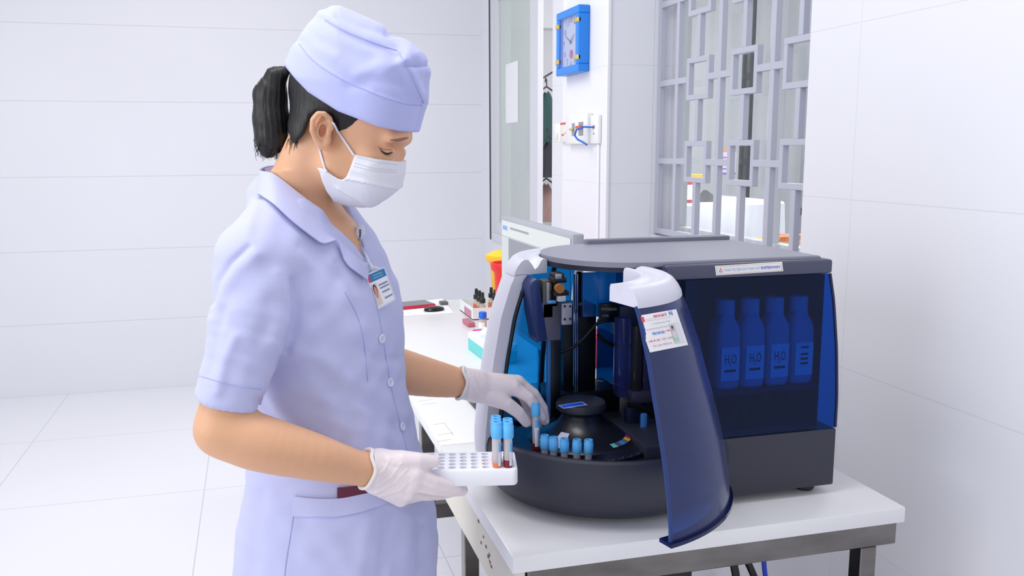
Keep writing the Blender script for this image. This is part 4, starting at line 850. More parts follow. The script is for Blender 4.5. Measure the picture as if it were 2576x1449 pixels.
HB = 1.42                                            # head mid-plane distance
HY_ = RAD(9); ha = LP(880, 250, HB)                 # head yaw towards the camera, pivot
hf = np.array([math.cos(HY_), -math.sin(HY_), 0]); hl = np.array([math.sin(HY_), math.cos(HY_), 0])
def HP(px, py, ly=0):
    """picture point -> point of the head's middle plane, moved sideways by ly (negative = towards the camera)"""
    d = ray(px, py); dl = np.array([d @ RIGHT, d @ FWD, d[2]]); o = np.array([0, 0, EYE])
    n = hl; t = ((ha-o) @ n + ly)/(dl @ n); return o+dl*t
PIT = RAD(24)
hx = hf*math.cos(PIT)-np.array([0, 0, 1])*math.sin(PIT); hz = hf*math.sin(PIT)+np.array([0, 0, 1])*math.cos(PIT); HAX = (hx, hl, hz)
def HO(px, py, ly): return HP(px, py, -abs(ly))+hl*max(0, 2*ly)
TB = 1.46; TY = RAD(20); tf = np.array([math.cos(TY), -math.sin(TY), 0]); tr = np.array([-math.sin(TY), -math.cos(TY), 0])
ROWS = [(430, 792, 706, .05), (480, 812, 690, .06), (520, 868, 658, .105), (570, 908, 628, .135), (640, 950, 606, .152), (720, 986, 598, .157), (800, 1003, 600, .156), (880, 1005, 606, .150), (960, 1009, 620, .144), (1040, 1024, 634, .141), (1120, 1044, 640, .144), (1200, 1066, 636, .152), (1300, 1088, 615, .162), (1380, 1094, 608, .167), (1449, 1089, 602, .169), (1600, 1080, 596, .172), (1760, 1076, 590, .174)]
zr = []; ar = []; dr_ = []; wr = []
for y, f_, b_, w_ in ROWS:
    p, q = LP(f_, y, TB), LP(b_, y, TB); E = (p[0]-q[0])/2; zr.append(p[2]); ar.append((p[0]+q[0])/2); wr.append(w_); dr_.append(math.sqrt(max(E*E-(w_*math.sin(TY))**2, 1e-4))/math.cos(TY))
zr, ar, dr_, wr = [np.array(v)[::-1] for v in (zr, ar, dr_, wr)]
def torso(Fd, off, zlo, zhi, k, op='u'):
    S, X, Y, Z = Fd.sl((-.62, 1.1, zlo), (.05, 1.8, zhi), 0); a = np.interp(Z, zr, ar); d = np.interp(Z, zr, dr_)+off; w = np.interp(Z, zr, wr)+off
    for _ in range(1): pass
    u = (X-a)*tf[0]+(Y-TB)*tf[1]; l = (X-a)*tr[0]+(Y-TB)*tr[1]; e = 2.35
    n = (np.abs(u/d)**e+np.abs(l/w)**e)**(1/e); v = (n-1)*np.minimum(d, w)
    v = np.maximum(v, np.maximum(zlo-Z, Z-zhi)); Fd.put(S, v.astype(np.float32), k, op)
def tlu(X, Y, Z): a = np.interp(Z, zr, ar); return (X-a)*tf[0]+(Y-TB)*tf[1], (X-a)*tr[0]+(Y-TB)*tr[1]
# joints
RSH, REL, RWR = LP(640, 690, 1.305), LP(562, 1078, 1.24), LP(928, 1181, 1.312)
LSH, LEL, LWR = LP(845, 690, 1.60), LP(880, 905, 1.585), LP(1166, 965, 1.625)
# ---------------------------------------------------------------- hands (shared by body and gloves)
RH = dict(b=1.385)
def right_hand(Fd, g):
    P = lambda x, y, b: LP(x, y, b-.056)
    k = .007
    w = P(935, 1182, 1.378)
    kn = [P(1046, 1190, 1.372), P(1038, 1214, 1.378), P(1026, 1236, 1.388), P(1008, 1252, 1.40)]
    Fd.cap(P(915, 1180, 1.374), w, .027+g, .026+g, k)
    for q, s_ in zip(kn, (P(955, 1168, 1.376), P(950, 1185, 1.374), P(948, 1202, 1.376), P(948, 1215, 1.382))): Fd.cap(s_, q, .017+g, .0135+g, .014)
    Fd.cap(P(955, 1165, 1.39), P(1020, 1180, 1.395), .019+g, .016+g, .014)
    Fd.chain([kn[0], P(1092, 1211, 1.380), P(1126, 1222, 1.392), P(1149, 1228, 1.402)], [.0125+g, .0098+g, .0088+g, .0078+g], .004)
    Fd.chain([kn[1], P(1090, 1228, 1.392), P(1136, 1234, 1.41), P(1163, 1233, 1.424)], [.0125+g, .0102+g, .009+g, .0079+g], .003)
    Fd.chain([kn[2], P(1075, 1243, 1.415), P(1115, 1240, 1.44), P(1140, 1236, 1.455)], [.012+g, .0098+g, .0088+g, .0076+g], .003)
    Fd.chain([kn[3], P(1052, 1246, 1.43), P(1085, 1240, 1.452), P(1106, 1234, 1.465)], [.0115+g, .009+g, .008+g, .007+g], .003)
    Fd.chain([P(958, 1162, 1.385), P(1012, 1158, 1.372), P(1052, 1158, 1.374), P(1092, 1161, 1.385)], [.018+g, .0145+g, .0112+g, .0088+g], .007)
def left_hand(Fd, g):
    P = LP
    kn = [P(1290, 976, 1.645), P(1301, 964, 1.667), P(1300, 963, 1.69), P(1290, 968, 1.71)]
    Fd.cap(LWR, P(1192, 968, 1.635), .026+g, .026+g, .007)
    for q, s_ in zip(kn, (P(1190, 968, 1.625), P(1192, 966, 1.64), P(1192, 966, 1.655), P(1192, 970, 1.67))): Fd.cap(s_, q, .021+g, .0145+g, .014)
    Fd.cap(P(1195, 985, 1.63), P(1255, 1000, 1.632), .019+g, .015+g, .012)
    Fd.chain([kn[0], P(1330, 1000, 1.645), P(1352, 1030, 1.652), P(1364, 1050, 1.658)], [.0135+g, .0106+g, .0094+g, .0082+g], .004)
    Fd.chain([kn[1], P(1342, 992, 1.672), P(1365, 1028, 1.678), P(1371, 1058, 1.678)], [.0135+g, .0108+g, .0095+g, .0082+g], .004)
    Fd.chain([kn[2], P(1334, 1000, 1.70), P(1352, 1040, 1.702), P(1354, 1068, 1.698)], [.0130+g, .0102+g, .0092+g, .0078+g], .004)
    Fd.chain([kn[3], P(1318, 1004, 1.72), P(1334, 1038, 1.722), P(1338, 1064, 1.716)], [.0118+g, .009+g, .008+g, .0072+g], .004)
    Fd.chain([P(1238, 998, 1.628), P(1276, 1016, 1.628), P(1304, 1037, 1.636), P(1324, 1062, 1.648)], [.0165+g, .0125+g, .0106+g, .0088+g], .006)
# ---------------------------------------------------------------- body: one continuous skin surface
B = Field(axis([(-.56, -.33, .0032), (-.33, -.10, .0021), (-.10, .13, .003)]), axis([(1.16, 1.34, .0032), (1.34, 1.51, .0021), (1.51, 1.76, .0032)]), axis([(.83, 1.36, .0032), (1.36, 1.66, .0021)]))
torso(B, -.014, .84, 1.42, .02)
B.cap(LP(735, 520, 1.465), HO(812, 350, 0), .054, .050, .03)
B.cap(LP(760, 560, 1.462), LP(840, 600, 1.452), .05, .04, .03)
B.cap(LP(700, 600, 1.36), RSH, .05, .045, .03); B.cap(LP(780, 600, 1.54), LSH, .05, .045, .03)
B.chain([RSH, LP(600, 880, 1.265), LP(574, 1000, 1.248), REL], [.036, .033, .0375, .0385], .02, sp=4)
B.chain([REL, LP(620, 1103, 1.240), LP(690, 1124, 1.246), LP(790, 1149, 1.264), LP(880, 1173, 1.294), RWR], [.0385, .0415, .0400, .0345, .0280, .0255], .016, sp=4)
B.chain([LSH, LP(860, 800, 1.595), LEL], [.045, .041, .042], .02, sp=4); B.chain([LEL, LP(970, 926, 1.60), LP(1080, 950, 1.612), LWR], [.042, .0445, .036, .0265], .02, sp=4)
right_hand(B, -.0012); left_hand(B, -.0012)
# head
B.ell(HO(885, 238, 0), (.098, .0715, .086), HAX, .01)
B.ell(HO(908, 360, 0), (.059, .0565, .078), HAX, .02); B.ell(HO(880, 415, 0), (.050, .049, .042), HAX, .03)
B.cap(HO(838, 420, -.042), HO(915, 474, -.014), .017, .013, .03); B.cap(HO(838, 420, .042), HO(915, 474, .014), .017, .013, .03); B.cap(HO(918, 470, -.010), HO(918, 470, .010), .016, .016, .02)
B.ell(HO(950, 300, 0), (.053, .058, .045), HAX, .02)
for s_ in (-1, 1):
    B.cap(HO(1008, 349, s_*.012), HO(986, 347, s_*.042), .0105, .010, .014); B.cap(HO(966, 402, s_*.031), HO(935, 396, s_*.047), .015, .014, .022)
    B.ell(HO(1002, 381, s_*.031), (.017, .019, .0125), HAX, .012, 's'); B.ell(HO(973, 383, s_*.032), (.0135, .0155, .0125), HAX, .005)
    B.cap(HO(968, 383, s_*.044), HO(984, 392, s_*.022), .0022, .0022, .003, 's') if False else None
B.chain([HO(996, 347, 0), HO(985, 370, 0), HO(984, 395, 0), HO(980, 418, 0)], [.011, .0085, .0092, .0115], .012)
V, F = B.mesh(2); del B
# ear: finer, rooted into the side of the head
def ear(side):
    E = Field(*[axis([(lo, hi, .0013)]) for lo, hi in (((-.36, -.22) if 1 else 0), ((1.30, 1.40) if side < 0 else (1.44, 1.56)), (1.40, 1.56))])
    def Q(px, py, ly): return HO(px, py, side*ly)
    hel = [Q(833, 322, .0715), Q(829, 300, .076), Q(816, 286, .082), Q(800, 286, .086), Q(787, 302, .088), Q(785, 328, .086), Q(794, 350, .080), Q(805, 364, .076), Q(818, 366, .073), Q(824, 352, .0715)]
    E.chain(hel, [.0032, .0036, .0038, .0040, .0042, .0040, .0042, .0052, .0050, .004], .003)
    E.cap(Q(812, 305, .073), Q(812, 345, .071), .0125, .009, .006, flat=.45, fdir=hl)
    E.chain([Q(812, 300, .078), Q(803, 312, .080), Q(799, 330, .079), Q(806, 345, .077)], [.0026, .0030, .0030, .0026], .002)
    E.ell(Q(815, 328, .0795), (.0078, .0105, .0115), HAX, .0025, 's'); E.ell(Q(811, 303, .083), (.0065, .0065, .0045), HAX, .002, 's'); E.chain([Q(822, 302, .086), Q(806, 297, .090), Q(796, 306, .091), Q(793, 330, .090)], [.0018, .0022, .0022, .0016], .002, 's'); E.cap(Q(827, 322, .074), Q(826, 336, .075), .0035, .0035, .003)
    E.cap(Q(820, 305, .064), Q(818, 350, .064), .010, .009, .006)
    return E.mesh(1)
for sd in (-1, 1):
    v2, f2 = ear(sd); F = np.concatenate([F, f2+len(V)]); V = np.concatenate([V, v2])
body = mobj('body', V, F, skin, me_)
# legs and feet under the tunic and trousers belong to the clothing below
# ---------------------------------------------------------------- tunic
T = Field(axis([(-.58, .06, .0031)]), axis([(1.16, 1.76, .0031)]), axis([(.56, 1.46, .0031)]))
torso(T, 0, .59, 1.375, .02)
T.cap(LP(720, 560, 1.40), LP(660, 650, 1.335), .052, .066, .03); T.cap(LP(800, 560, 1.53), LP(835, 650, 1.585), .05, .06, .03)
T.cap(LP(690, 500, 1.465), LP(740, 535, 1.46), .045, .05, .03)
sl = [LP(648, 672, 1.318), LP(636, 790, 1.292), LP(606, 900, 1.267), LP(566, 1030, 1.246)]; T.chain(sl, [.064, .061, .052, .0462], .016, sp=4)
ls = [LP(845, 680, 1.595), LP(862, 790, 1.593), LP(868, 860, 1.59)]; T.chain(ls, [.06, .055, .05], .016, sp=4)
# sleeve openings: cut square and hollow
def cutplane(Fd, c, n, lo, hi):
    S, X, Y, Z = Fd.sl(lo, hi, 0); v = -((X-c[0])*n[0]+(Y-c[1])*n[1]+(Z-c[2])*n[2]); Fd.put(S, v.astype(np.float32), .002, 's')
e1, e2 = LP(497, 986, 1.25), LP(640, 1029, 1.25); ax_ = np.array([e2[0]-e1[0], 0, e2[2]-e1[2]]); nrm = np.array([-ax_[2], .0, ax_[0]]); nrm = nrm/np.linalg.norm(nrm); nrm = nrm if nrm[2] < 0 else -nrm
cutplane(T, (e1+e2)/2, nrm, (-.56, 1.15, .90), (-.33, 1.302, 1.12))
# neck opening with a V at the front
S, X, Y, Z = T.sl((-.5, 1.3, 1.1), (-.05, 1.62, 1.46), 0); u, l = tlu(X, Y, Z); zb_ = LP(905, 655, 1.42)[2]; zt_ = LP(800, 500, 1.45)[2]
wv = np.clip((Z-zb_)/(zt_-zb_), 0, 1.2)*.052; v = np.maximum(np.abs(l)-wv, .0-u); v = np.maximum(v, zb_-Z); T.put(S, v.astype(np.float32), .006, 's')
T.cap(LP(735, 540, 1.465), HO(790, 390, 0), .0585, .060, .004, 's')
V, F = T.mesh(3); del T
N = vnormals(V, F); px, py, _ = proj(V[:, 0], V[:, 1], V[:, 2]); amp = np.zeros(len(V)); front = (N[:, 1] < .25)
FOLDS = [([(700, 905), (790, 935), (900, 1000), (1010, 1085)], -.0045, 26), ([(700, 880), (800, 905), (920, 975), (1015, 1045)], .0035, 22), ([(655, 1010), (700, 1080), (770, 1130)], -.005, 18), ([(690, 1000), (740, 1060), (840, 1110)], .0035, 20),
         ([(742, 705), (748, 770), (742, 820), (722, 880)], -.008, 11), ([(625, 622), (580, 660), (550, 705), (533, 760)], -.005, 9), ([(650, 640), (596, 680), (560, 735), (540, 800)], .003, 16),
         ([(590, 850), (565, 910), (548, 985)], .0030, 13), ([(560, 780), (545, 850), (525, 940)], -.003, 14), ([(680, 760), (660, 850), (640, 940)], -.002, 20), ([(700, 690), (720, 760), (690, 860)], .003, 18),
         ([(850, 660), (880, 720), (905, 800)], -.003, 12), ([(760, 620), (800, 650), (850, 700)], -.003, 16), ([(900, 870), (940, 900), (1000, 905)], -.003, 14), ([(880, 1000), (960, 1060), (1030, 1150)], .003, 18),
         ([(980, 1290), (968, 1370), (960, 1449), (955, 1600)], -.005, 14), ([(1030, 1300), (1020, 1380), (1015, 1449), (1010, 1600)], .004, 16), ([(1062, 1320), (1060, 1400), (1050, 1470)], -.004, 12), ([(930, 1310), (910, 1400), (905, 1500)], .003, 20), ([(760, 1310), (740, 1400), (730, 1600)], -.002, 20),
         ([(660, 1240), (640, 1340), (632, 1449)], -.003, 18), ([(820, 760), (880, 830), (920, 930)], .0025, 30), ([(760, 700), (800, 800), (830, 880)], -.0025, 35), ([(640, 520), (620, 600), (640, 640)], .002, 15)]
for line, a_, w_ in FOLDS:
    d, _s2 = ldist(px, py, line); amp += a_*np.exp(-(d/w_)**2)*front
for fx_, fy_, fz_, a_, p_ in ((95, 60, 40, .0007, 0.), (60, 80, 75, .0008, 1.3), (130, 40, 110, .0004, 2.1), (40, 30, 150, .0004, .7)): amp += a_*np.sin(V[:, 0]*fx_+V[:, 1]*fy_+V[:, 2]*fz_*np.sign(.5-(p_ > 1))+p_+2*np.sin(V[:, 2]*21+V[:, 0]*17+p_))
V = V+N*amp[:, None]
tunic = mobj('tunic', V, F, cloth, me_)
tb_ = bvh_of(tunic); bb_ = bvh_of(body); tbb = bvh_of(tunic, body)
def stick_line(bv, pts, off=.001, n=6):
    out = []
    for p in spline(pts, n):
        h = hit(bv, p[0], p[1], off)
        if h is not None: out.append(h)
    return out
def seam(name, bv, pts, r_=.0007, m=seamm, parent=None, off=.0004):
    P = stick_line(bv, pts, off); mb = MB(); mb.tube(P, r_, 6); return mb.build(name, m, parent or tunic)
seam('sleeve_hem', tb_, [(501, 945), (560, 962), (610, 973), (657, 979)]); seam('princess_seam', tb_, [(868, 735), (900, 800), (916, 870), (925, 960)]); seam('princess_seam', tb_, [(742, 1250), (735, 1320), (722, 1400), (716, 1449)])
seam('placket_seam', tb_, [(926, 700), (950, 780), (966, 870), (985, 980), (1010, 1080), (1030, 1160)], .0008)
# pocket patch, its band, and the notebook in it
pk = [(742, 1248), (800, 1254), (850, 1253), (905, 1243), (960, 1268), (985, 1300), (990, 1449), (985, 1600), (715, 1600), (722, 1449), (735, 1320)]
mb = MB(); top = spline([(742, 1247), (800, 1253), (850, 1252), (915, 1241), (965, 1228)], 6); bot = spline([(737, 1296), (800, 1297), (865, 1296), (940, 1277), (985, 1256)], 6)
mb.grid([[hit(tb_, a[0]*(1-t)+c[0]*t, a[1]*(1-t)+c[1]*t, .0030) for t in np.linspace(0, 1, 5)] for a, c in zip(top, bot)], .0022); mb.build('pocket_band', cloth, tunic)
seam('pocket_seam', tb_, [(737, 1297), (800, 1298), (865, 1297), (940, 1278), (985, 1257)], .001, off=.0008)
# collar: near flap with lapel, far flap, stand at the back of the neck
def strip3(name, inner, outer, m, parent, th=.002, n=7, mid=0):
    a = spline(inner, n); c = spline(outer, n); G = []
    for p, q in zip(a, c):
        row = []
        for t in np.linspace(0, 1, 6): row.append(toW(p*(1-t)+q*t))
        G.append(row)
    mb = MB(); mb.grid(G, th); return mb.build(name, m, parent)
NI = [LP(704, 417, 1.530), LP(684, 417, 1.510), LP(664, 421, 1.480), LP(655, 428, 1.440), LP(670, 433, 1.412), LP(692, 442, 1.398), LP(745, 483, 1.390), LP(778, 510, 1.389), LP(811, 549, 1.390), LP(842, 602, 1.400)]
def onto(px_, py_, off, lift=0): h = LA @ hit(tbb, px_, py_, off); return h
NO = [LP(700, 440, 1.545), LP(676, 450, 1.528), LP(655, 462, 1.495), LP(650, 484, 1.430), onto(662, 500, .006), onto(692, 527, .007), onto(735, 567, .007), onto(778, 600, .007), onto(806, 617, .008), onto(836, 611, .008)]
strip3('collar', NI, NO, cloth, tunic)
mb = MB(); mb.grid([[toW(LP(x0_, y0_, b0)), toW(LP(x1_, y1_, b1))] for (x0_, y0_, b0), (x1_, y1_, b1) in (((664, 423, 1.478), (676, 470, 1.475)), ((690, 418, 1.512), (695, 470, 1.50)), ((712, 416, 1.528), (716, 470, 1.515)))], .001); mb.build('collar_stand', mat('lavender_pink_lining', (200, 186, 214), .85), tunic)  # pinkish lining inside the back of the collar
LI = [(846, 606), (868, 633), (890, 660), (920, 690)]; LO = [(836, 622), (848, 650), (866, 676), (912, 712)]
G = [[hit(tbb, p[0]*(1-t)+q[0]*t, p[1]*(1-t)+q[1]*t, .006) for t in np.linspace(0, 1, 5)] for p, q in zip(spline([(842, 606), (866, 632), (892, 655), (921, 668)], 6), spline([(852, 640), (862, 660), (880, 680), (917, 708)], 6))]
mb = MB(); mb.grid(G, .002); mb.build('lapel', cloth, tunic)
FI = [LP(838, 498, 1.505), LP(858, 540, 1.50), LP(876, 580, 1.492), LP(893, 622, 1.475), LP(912, 655, 1.45), LP(924, 672, 1.435)]
FO = [LP(846, 496, 1.545), LP(884, 528, 1.545), LP(910, 560, 1.53), LP(930, 600, 1.515), LP(950, 640, 1.50), LP(962, 700, 1.475)]
strip3('lapel', FI, FO, cloth, tunic)
FO2 = [LP(842, 492, 1.52), LP(868, 508, 1.542), LP(898, 540, 1.545), LP(918, 575, 1.535), LP(934, 612, 1.52), LP(936, 634, 1.505)]
# buttons
btn = mat('button_pearl', (214, 218, 240), .3, coat=.3)
def disc_on(bv, px_, py_, r_, h_, name, m, parent, hole=True):
    p = hit(bv, px_, py_, .0); q1 = hit(bv, px_+6, py_, 0); q2 = hit(bv, px_, py_+6, 0); n = np.cross(q2-p, q1-p); n /= np.linalg.norm(n)
    if n @ ray(px_, py_) > 0: n = -n
    M = Vector((0, 0, 1)).rotation_difference(Vector(n)).to_matrix().to_4x4(); mb = MB()
    mb.lathe([(0, 0), (r_, 0), (r_, h_*.8), (r_*.9, h_), (r_*.72, h_*.9), (r_*.62, h_*.45), (r_*.2, h_*.45), (r_*.18, h_*.1), (0, h_*.1)], tuple(p+n*.0005), 24, M); return mb.build(name, m, parent)
for x, y in ((959, 852), (980, 962), (1011, 1073)): disc_on(tb_, x, y, .0075, .003, 'button', btn, tunic)
# trousers and shoes (below the picture)
mb = MB()
for s_ in (-1, 1):
    G = []; hip = np.array([np.interp(.75, zr, ar), TB, 0])+tr*s_*.085
    for z, r_ in ((.80, .085), (.6, .085), (.4, .075), (.2, .075), (.07, .085)):
        G.append([toW(np.array([hip[0]+math.cos(u_)*r_, hip[1]+math.sin(u_)*r_*.9, z])) for u_ in np.linspace(0, 2*PI, 25)])
    mb.grid(G)
mb.build('trousers', mat('white_trouser_cloth', (226, 226, 234), .85), me_)
for s_ in (-1, 1):
    hip = np.array([np.interp(.75, zr, ar), TB, 0])+tr*s_*.085; mb = MB(); ang = math.atan2(toW(tf)[1], toW(tf)[0]); c = toW(hip+tf*.05)
    mb.lathe([(0, 0), (.9, 0), (1, .15), (.95, .4), (.6, .8), (0, 1)], (c[0], c[1], .001), 28, Matrix.Rotation(ang, 4, 'Z') @ Matrix.Diagonal((.125, .046, .075, 1))); mb.build('shoe', mat('white_shoe', (220, 220, 222), .5), me_)
# ---------------------------------------------------------------- gloves
def glove(name, fn, box, cuff, roll, wrinkle):
    G = Field(*[axis([(lo, hi, .0015)]) for lo, hi in box]); fn(G, .0012)
    for a, b_, r0, r1 in cuff: G.cap(a, b_, r0, r1, .005)
    c, n = roll; S, X, Y, Z = G.sl([x[0] for x in box], [x[1] for x in box], 0); G.put(S, (((X-c[0])*n[0]+(Y-c[1])*n[1]+(Z-c[2])*n[2])).astype(np.float32), .0015, 'i')
    G.cap(c+n*.02, c-n*.006, cuff[0][2]-.0035, cuff[0][2]-.006, .003, 's')
    V, F = G.mesh(2); N = vnormals(V, F); px, py, _ = proj(V[:, 0], V[:, 1], V[:, 2]); am = np.zeros(len(V))
    for line, a_, w_ in wrinkle: d, _q = ldist(px, py, line); am += a_*np.exp(-(d/w_)**2)
    V = V+N*(am*(N[:, 1] < .3))[:, None]; o = mobj(name, V, F, glovem, me_)
    u = np.cross(n, [0, 1, 0]); u /= np.linalg.norm(u); w_ = np.cross(n, u); R = cuff[0][2]
    mb = MB(); mb.tube([toW(c+(u*math.cos(t)+w_*math.sin(t))*(R-.001)+n*(.0025*math.sin(3*t)+.0015*math.sin(5*t+1))) for t in np.linspace(0, 2*PI, 49)[:-1]], .0030, 8, closed=True)
    G = []
    for t in np.linspace(0, 2*PI, 49):
        G.append([toW(c+(u*math.cos(t)+w_*math.sin(t))*(R-.0005+q*.02)-n*(q*.22)+0*n) for q in (0., .03, .06)])
    mb.build('cuff', cuffm, o); return o
n1 = LP(915, 1178, 1.308)-LP(960, 1183, 1.322); n1 /= np.linalg.norm(n1)
glove('glove', right_hand, ((-.235, -.02), (1.25, 1.45), (.86, 1.02)), [(LP(914, 1178, 1.308), LP(962, 1184, 1.322), .031, .0265)], (LP(921, 1179, 1.310), n1),
      [([(950, 1225), (985, 1200), (1010, 1165)], .0011, 3), ([(945, 1240), (990, 1218), (1025, 1180)], .0010, 3), ([(938, 1205), (965, 1185), (985, 1150)], .0012, 3), ([(955, 1250), (1005, 1235), (1040, 1205)], .0008, 3), ([(1000, 1200), (1030, 1210), (1020, 1240)], -.0008, 5), ([(960, 1160), (990, 1175), (1030, 1175)], -.0008, 5), ([(935, 1150), (950, 1190), (940, 1230)], -.0014, 5)])
n2 = LP(1152, 963, 1.617)-LP(1200, 968, 1.63); n2 /= np.linalg.norm(n2)
glove('glove', left_hand, ((-.08, .13), (1.57, 1.77), (.86, 1.08)), [(LP(1154, 963, 1.616), LP(1198, 968, 1.63), .0315, .0275)], (LP(1158, 963.5, 1.618), n2),
      [([(1190, 945), (1205, 985), (1230, 1010)], .0010, 3), ([(1200, 945), (1225, 975), (1260, 985)], .0007, 3), ([(1175, 935), (1182, 970), (1178, 1005)], -.0012, 4), ([(1285, 1000), (1320, 1010), (1340, 1050)], -.0015, 5), ([(1308, 970), (1322, 985), (1345, 1010)], -.0010, 4)])
# ---------------------------------------------------------------- hair, cap, mask
def headfield(step, lo, hi): return Field(*[axis([(a, b_, step)]) for a, b_ in zip(lo, hi)])
def mirrored(Fd):
    """picture coordinates of every cell, the far half of the head folded onto the near half"""
    X, Y, Z = Fd.x[:, None, None], Fd.y[None, :, None], Fd.z[None, None, :]
    ly = (X-ha[0])*hl[0]+(Y-ha[1])*hl[1]+0*Z; k = np.where(ly > 0, -2*ly, 0)
    px, py, D = proj(X+k*hl[0], Y+k*hl[1], Z+0*ly); return px, py, D, np.abs(ly)
def inflate(dpx, D, al, W, Dm): dm = dpx*D/FPX; return np.hypot(np.maximum(Dm+dm, 0), al*Dm/W)-Dm
lo, hi = (-.43, 1.30, 1.30), (-.09, 1.54, 1.69)
Hf = headfield(.0022, lo, hi); px, py, D, al = mirrored(Hf)
Hf.ell(HO(884, 240, 0), (.1010, .0750, .0890), HAX, 0); Hf.ell(HO(800, 330, 0), (.045, .066, .06), HAX, .02)
hp = [(700, 100), (1060, 120), (1060, 300), (935, 300), (908, 306), (893, 318), (880, 336), (868, 352), (856, 350), (846, 334), (836, 308), (818, 284), (800, 279), (784, 289), (775, 312), (765, 338), (752, 352), (738, 362), (725, 330), (712, 260)]
Hf.D = smax(Hf.D, (pdist(px, py, hp)*D/FPX).astype(np.float32), .004)
tail = [(722, 176), (694, 196), (680, 240), (682, 300), (682, 348), (673, 378)]; Hf.chain([HO(x, y, 0) for x, y in tail], [.0075, .017, .0265, .0285, .026, .013], .006, flat=.8, fdir=hl, kk=.006)
V, F = Hf.mesh(2); N = vnormals(V, F)
q1, q2 = LA.T @ np.zeros(3), 0; qx, qy, _ = proj(V[:, 0], V[:, 1], V[:, 2])
st_ = np.sin(qx*.42+np.sin(qy*.03)*2.2+V[:, 1]*260)+.6*np.sin(qx*.93+qy*.07+V[:, 1]*410); tailm = np.clip((745-qx)/25, 0, 1)*(qy > 165)
V = V+N*(st_*.00028*(.3+tailm))[:, None]
mobj('hair', V, F, hairm, me_)
mb = MB(); rr2 = random.Random(7)
for i in range(90):
    x0_ = rr2.uniform(642, 712); y0_ = 372+rr2.uniform(-14, 10); ly = rr2.uniform(-.02, .02); mb.tube([toW(HO(x0_, y0_, ly)), toW(HO(x0_+rr2.uniform(-4, 7), y0_+rr2.uniform(8, 16), ly)), toW(HO(x0_+rr2.uniform(-6, 12), y0_+rr2.uniform(16, 30), ly))], [.0005, .0004, .00015], 4)
for i in range(26):
    y0_ = rr2.uniform(200, 370); x0_ = float(np.interp(y0_, [170, 220, 270, 330, 385], [690, 655, 642, 640, 650])); mb.tube([toW(HO(x0_+6, y0_-25, 0)), toW(HO(x0_-rr2.uniform(1, 7), y0_, 0)), toW(HO(x0_+rr2.uniform(-4, 8), y0_+rr2.uniform(20, 40), 0))], [.0005, .0004, .0002], 4)
for i in range(22):
    x0_ = rr2.uniform(728, 752); y0_ = 345+rr2.uniform(-12, 10); h0 = hit(bb_, x0_, y0_, .0015); h1 = hit(bb_, x0_-rr2.uniform(2, 9), y0_+rr2.uniform(14, 34), .001)
    if h0 is not None and h1 is not None and np.linalg.norm(h1-h0) < .05: mb.tube([h0, (h0+h1)/2+np.array([0, 0, .001]), h1], [.0006, .0005, .0002], 4)
lst = mb.build('loose_strands', hairm, bpy.data.objects['hair']); lst['kind'] = 'stuff'
mb = MB(); c = HO(722, 176, 0); mb.lathe([(.0055, -.004), (.0095, -.003), (.0105, 0), (.0095, .003), (.0055, .004)], tuple(toW(c)), 20, Matrix.Rotation(RAD(-60), 4, 'Y')); mb.build('hair_tie', mat('hair_tie_black', (20, 18, 24), .8), bpy.data.objects['hair'])
# cap
Cf = headfield(.0021, (-.42, 1.29, 1.44), (-.06, 1.55, 1.70)); px, py, D, al = mirrored(Cf)
crown = [(705, 190), (735, 120), (752, 95), (775, 58), (808, 28), (832, 17), (856, 15), (905, 36), (952, 58), (980, 76), (1006, 88), (1036, 108), (1057, 130), (1067, 180), (1064, 235), (1052, 272), (1036, 330), (1032, 420), (900, 480), (740, 400)]
ecut = [(600, 40), (716, 166), (742, 198), (775, 232), (850, 280), (950, 318), (1000, 329), (1042, 333), (1140, 334), (1140, -200), (600, -200)]
dpx = pdist(px, py, crown); v = inflate(dpx, D, al, .087, .085).astype(np.float32)
bandp = [(640, 120), (752, 108), (790, 152), (860, 197), (950, 236), (1020, 259), (1064, 263), (1140, 262), (1140, 420), (640, 420)]
bd = pdist(px, py, bandp)*D/FPX
Cf.D = v-(.0022*np.clip(.5-bd/.002, 0, 1)).astype(np.float32)
Cf.D = smax(Cf.D, (pdist(px, py, ecut)*D/FPX).astype(np.float32), .003)
Cf.ell(HO(884, 262, 0), (.0985, .0725, .0860), HAX, .002, 's') if False else None
V, F = Cf.mesh(3); N = vnormals(V, F); qx, qy, _ = proj(V[:, 0], V[:, 1], V[:, 2]); am = np.zeros(len(V)); nr = N[:, 1] < .3
for line, a_, w_ in [([(800, 30), (850, 62), (905, 88), (960, 108), (1005, 130), (1020, 150)], .0028, 12), ([(818, 50), (860, 82), (915, 108), (970, 125), (1005, 142)], -.0025, 10), ([(1005, 132), (1030, 180), (1050, 220), (1068, 256)], .004, 12), ([(985, 120), (1000, 180), (1030, 235)], -.0035, 20), ([(985, 78), (1000, 100), (1008, 130)], -.006, 14),
                     ([(900, 190), (950, 165), (1000, 160)], .0025, 18), ([(880, 215), (940, 200), (1010, 215)], -.002, 16), ([(790, 100), (860, 130), (930, 150)], -.002, 22), ([(1020, 165), (1050, 165), (1078, 162)], -.0025, 6), ([(770, 90), (800, 120), (840, 140)], .002, 16), ([(1030, 130), (1060, 150), (1078, 180)], .003, 14), ([(840, 22), (900, 50), (960, 70)], .002, 14), ([(850, 40), (910, 66), (975, 84)], -.004, 9)]:
    d, _q = ldist(qx, qy, line); am += a_*np.exp(-(d/w_)**2)*nr
V = V+N*am[:, None]; cap_o = mobj('cap', V, F, capm, me_); cb = bvh_of(cap_o)
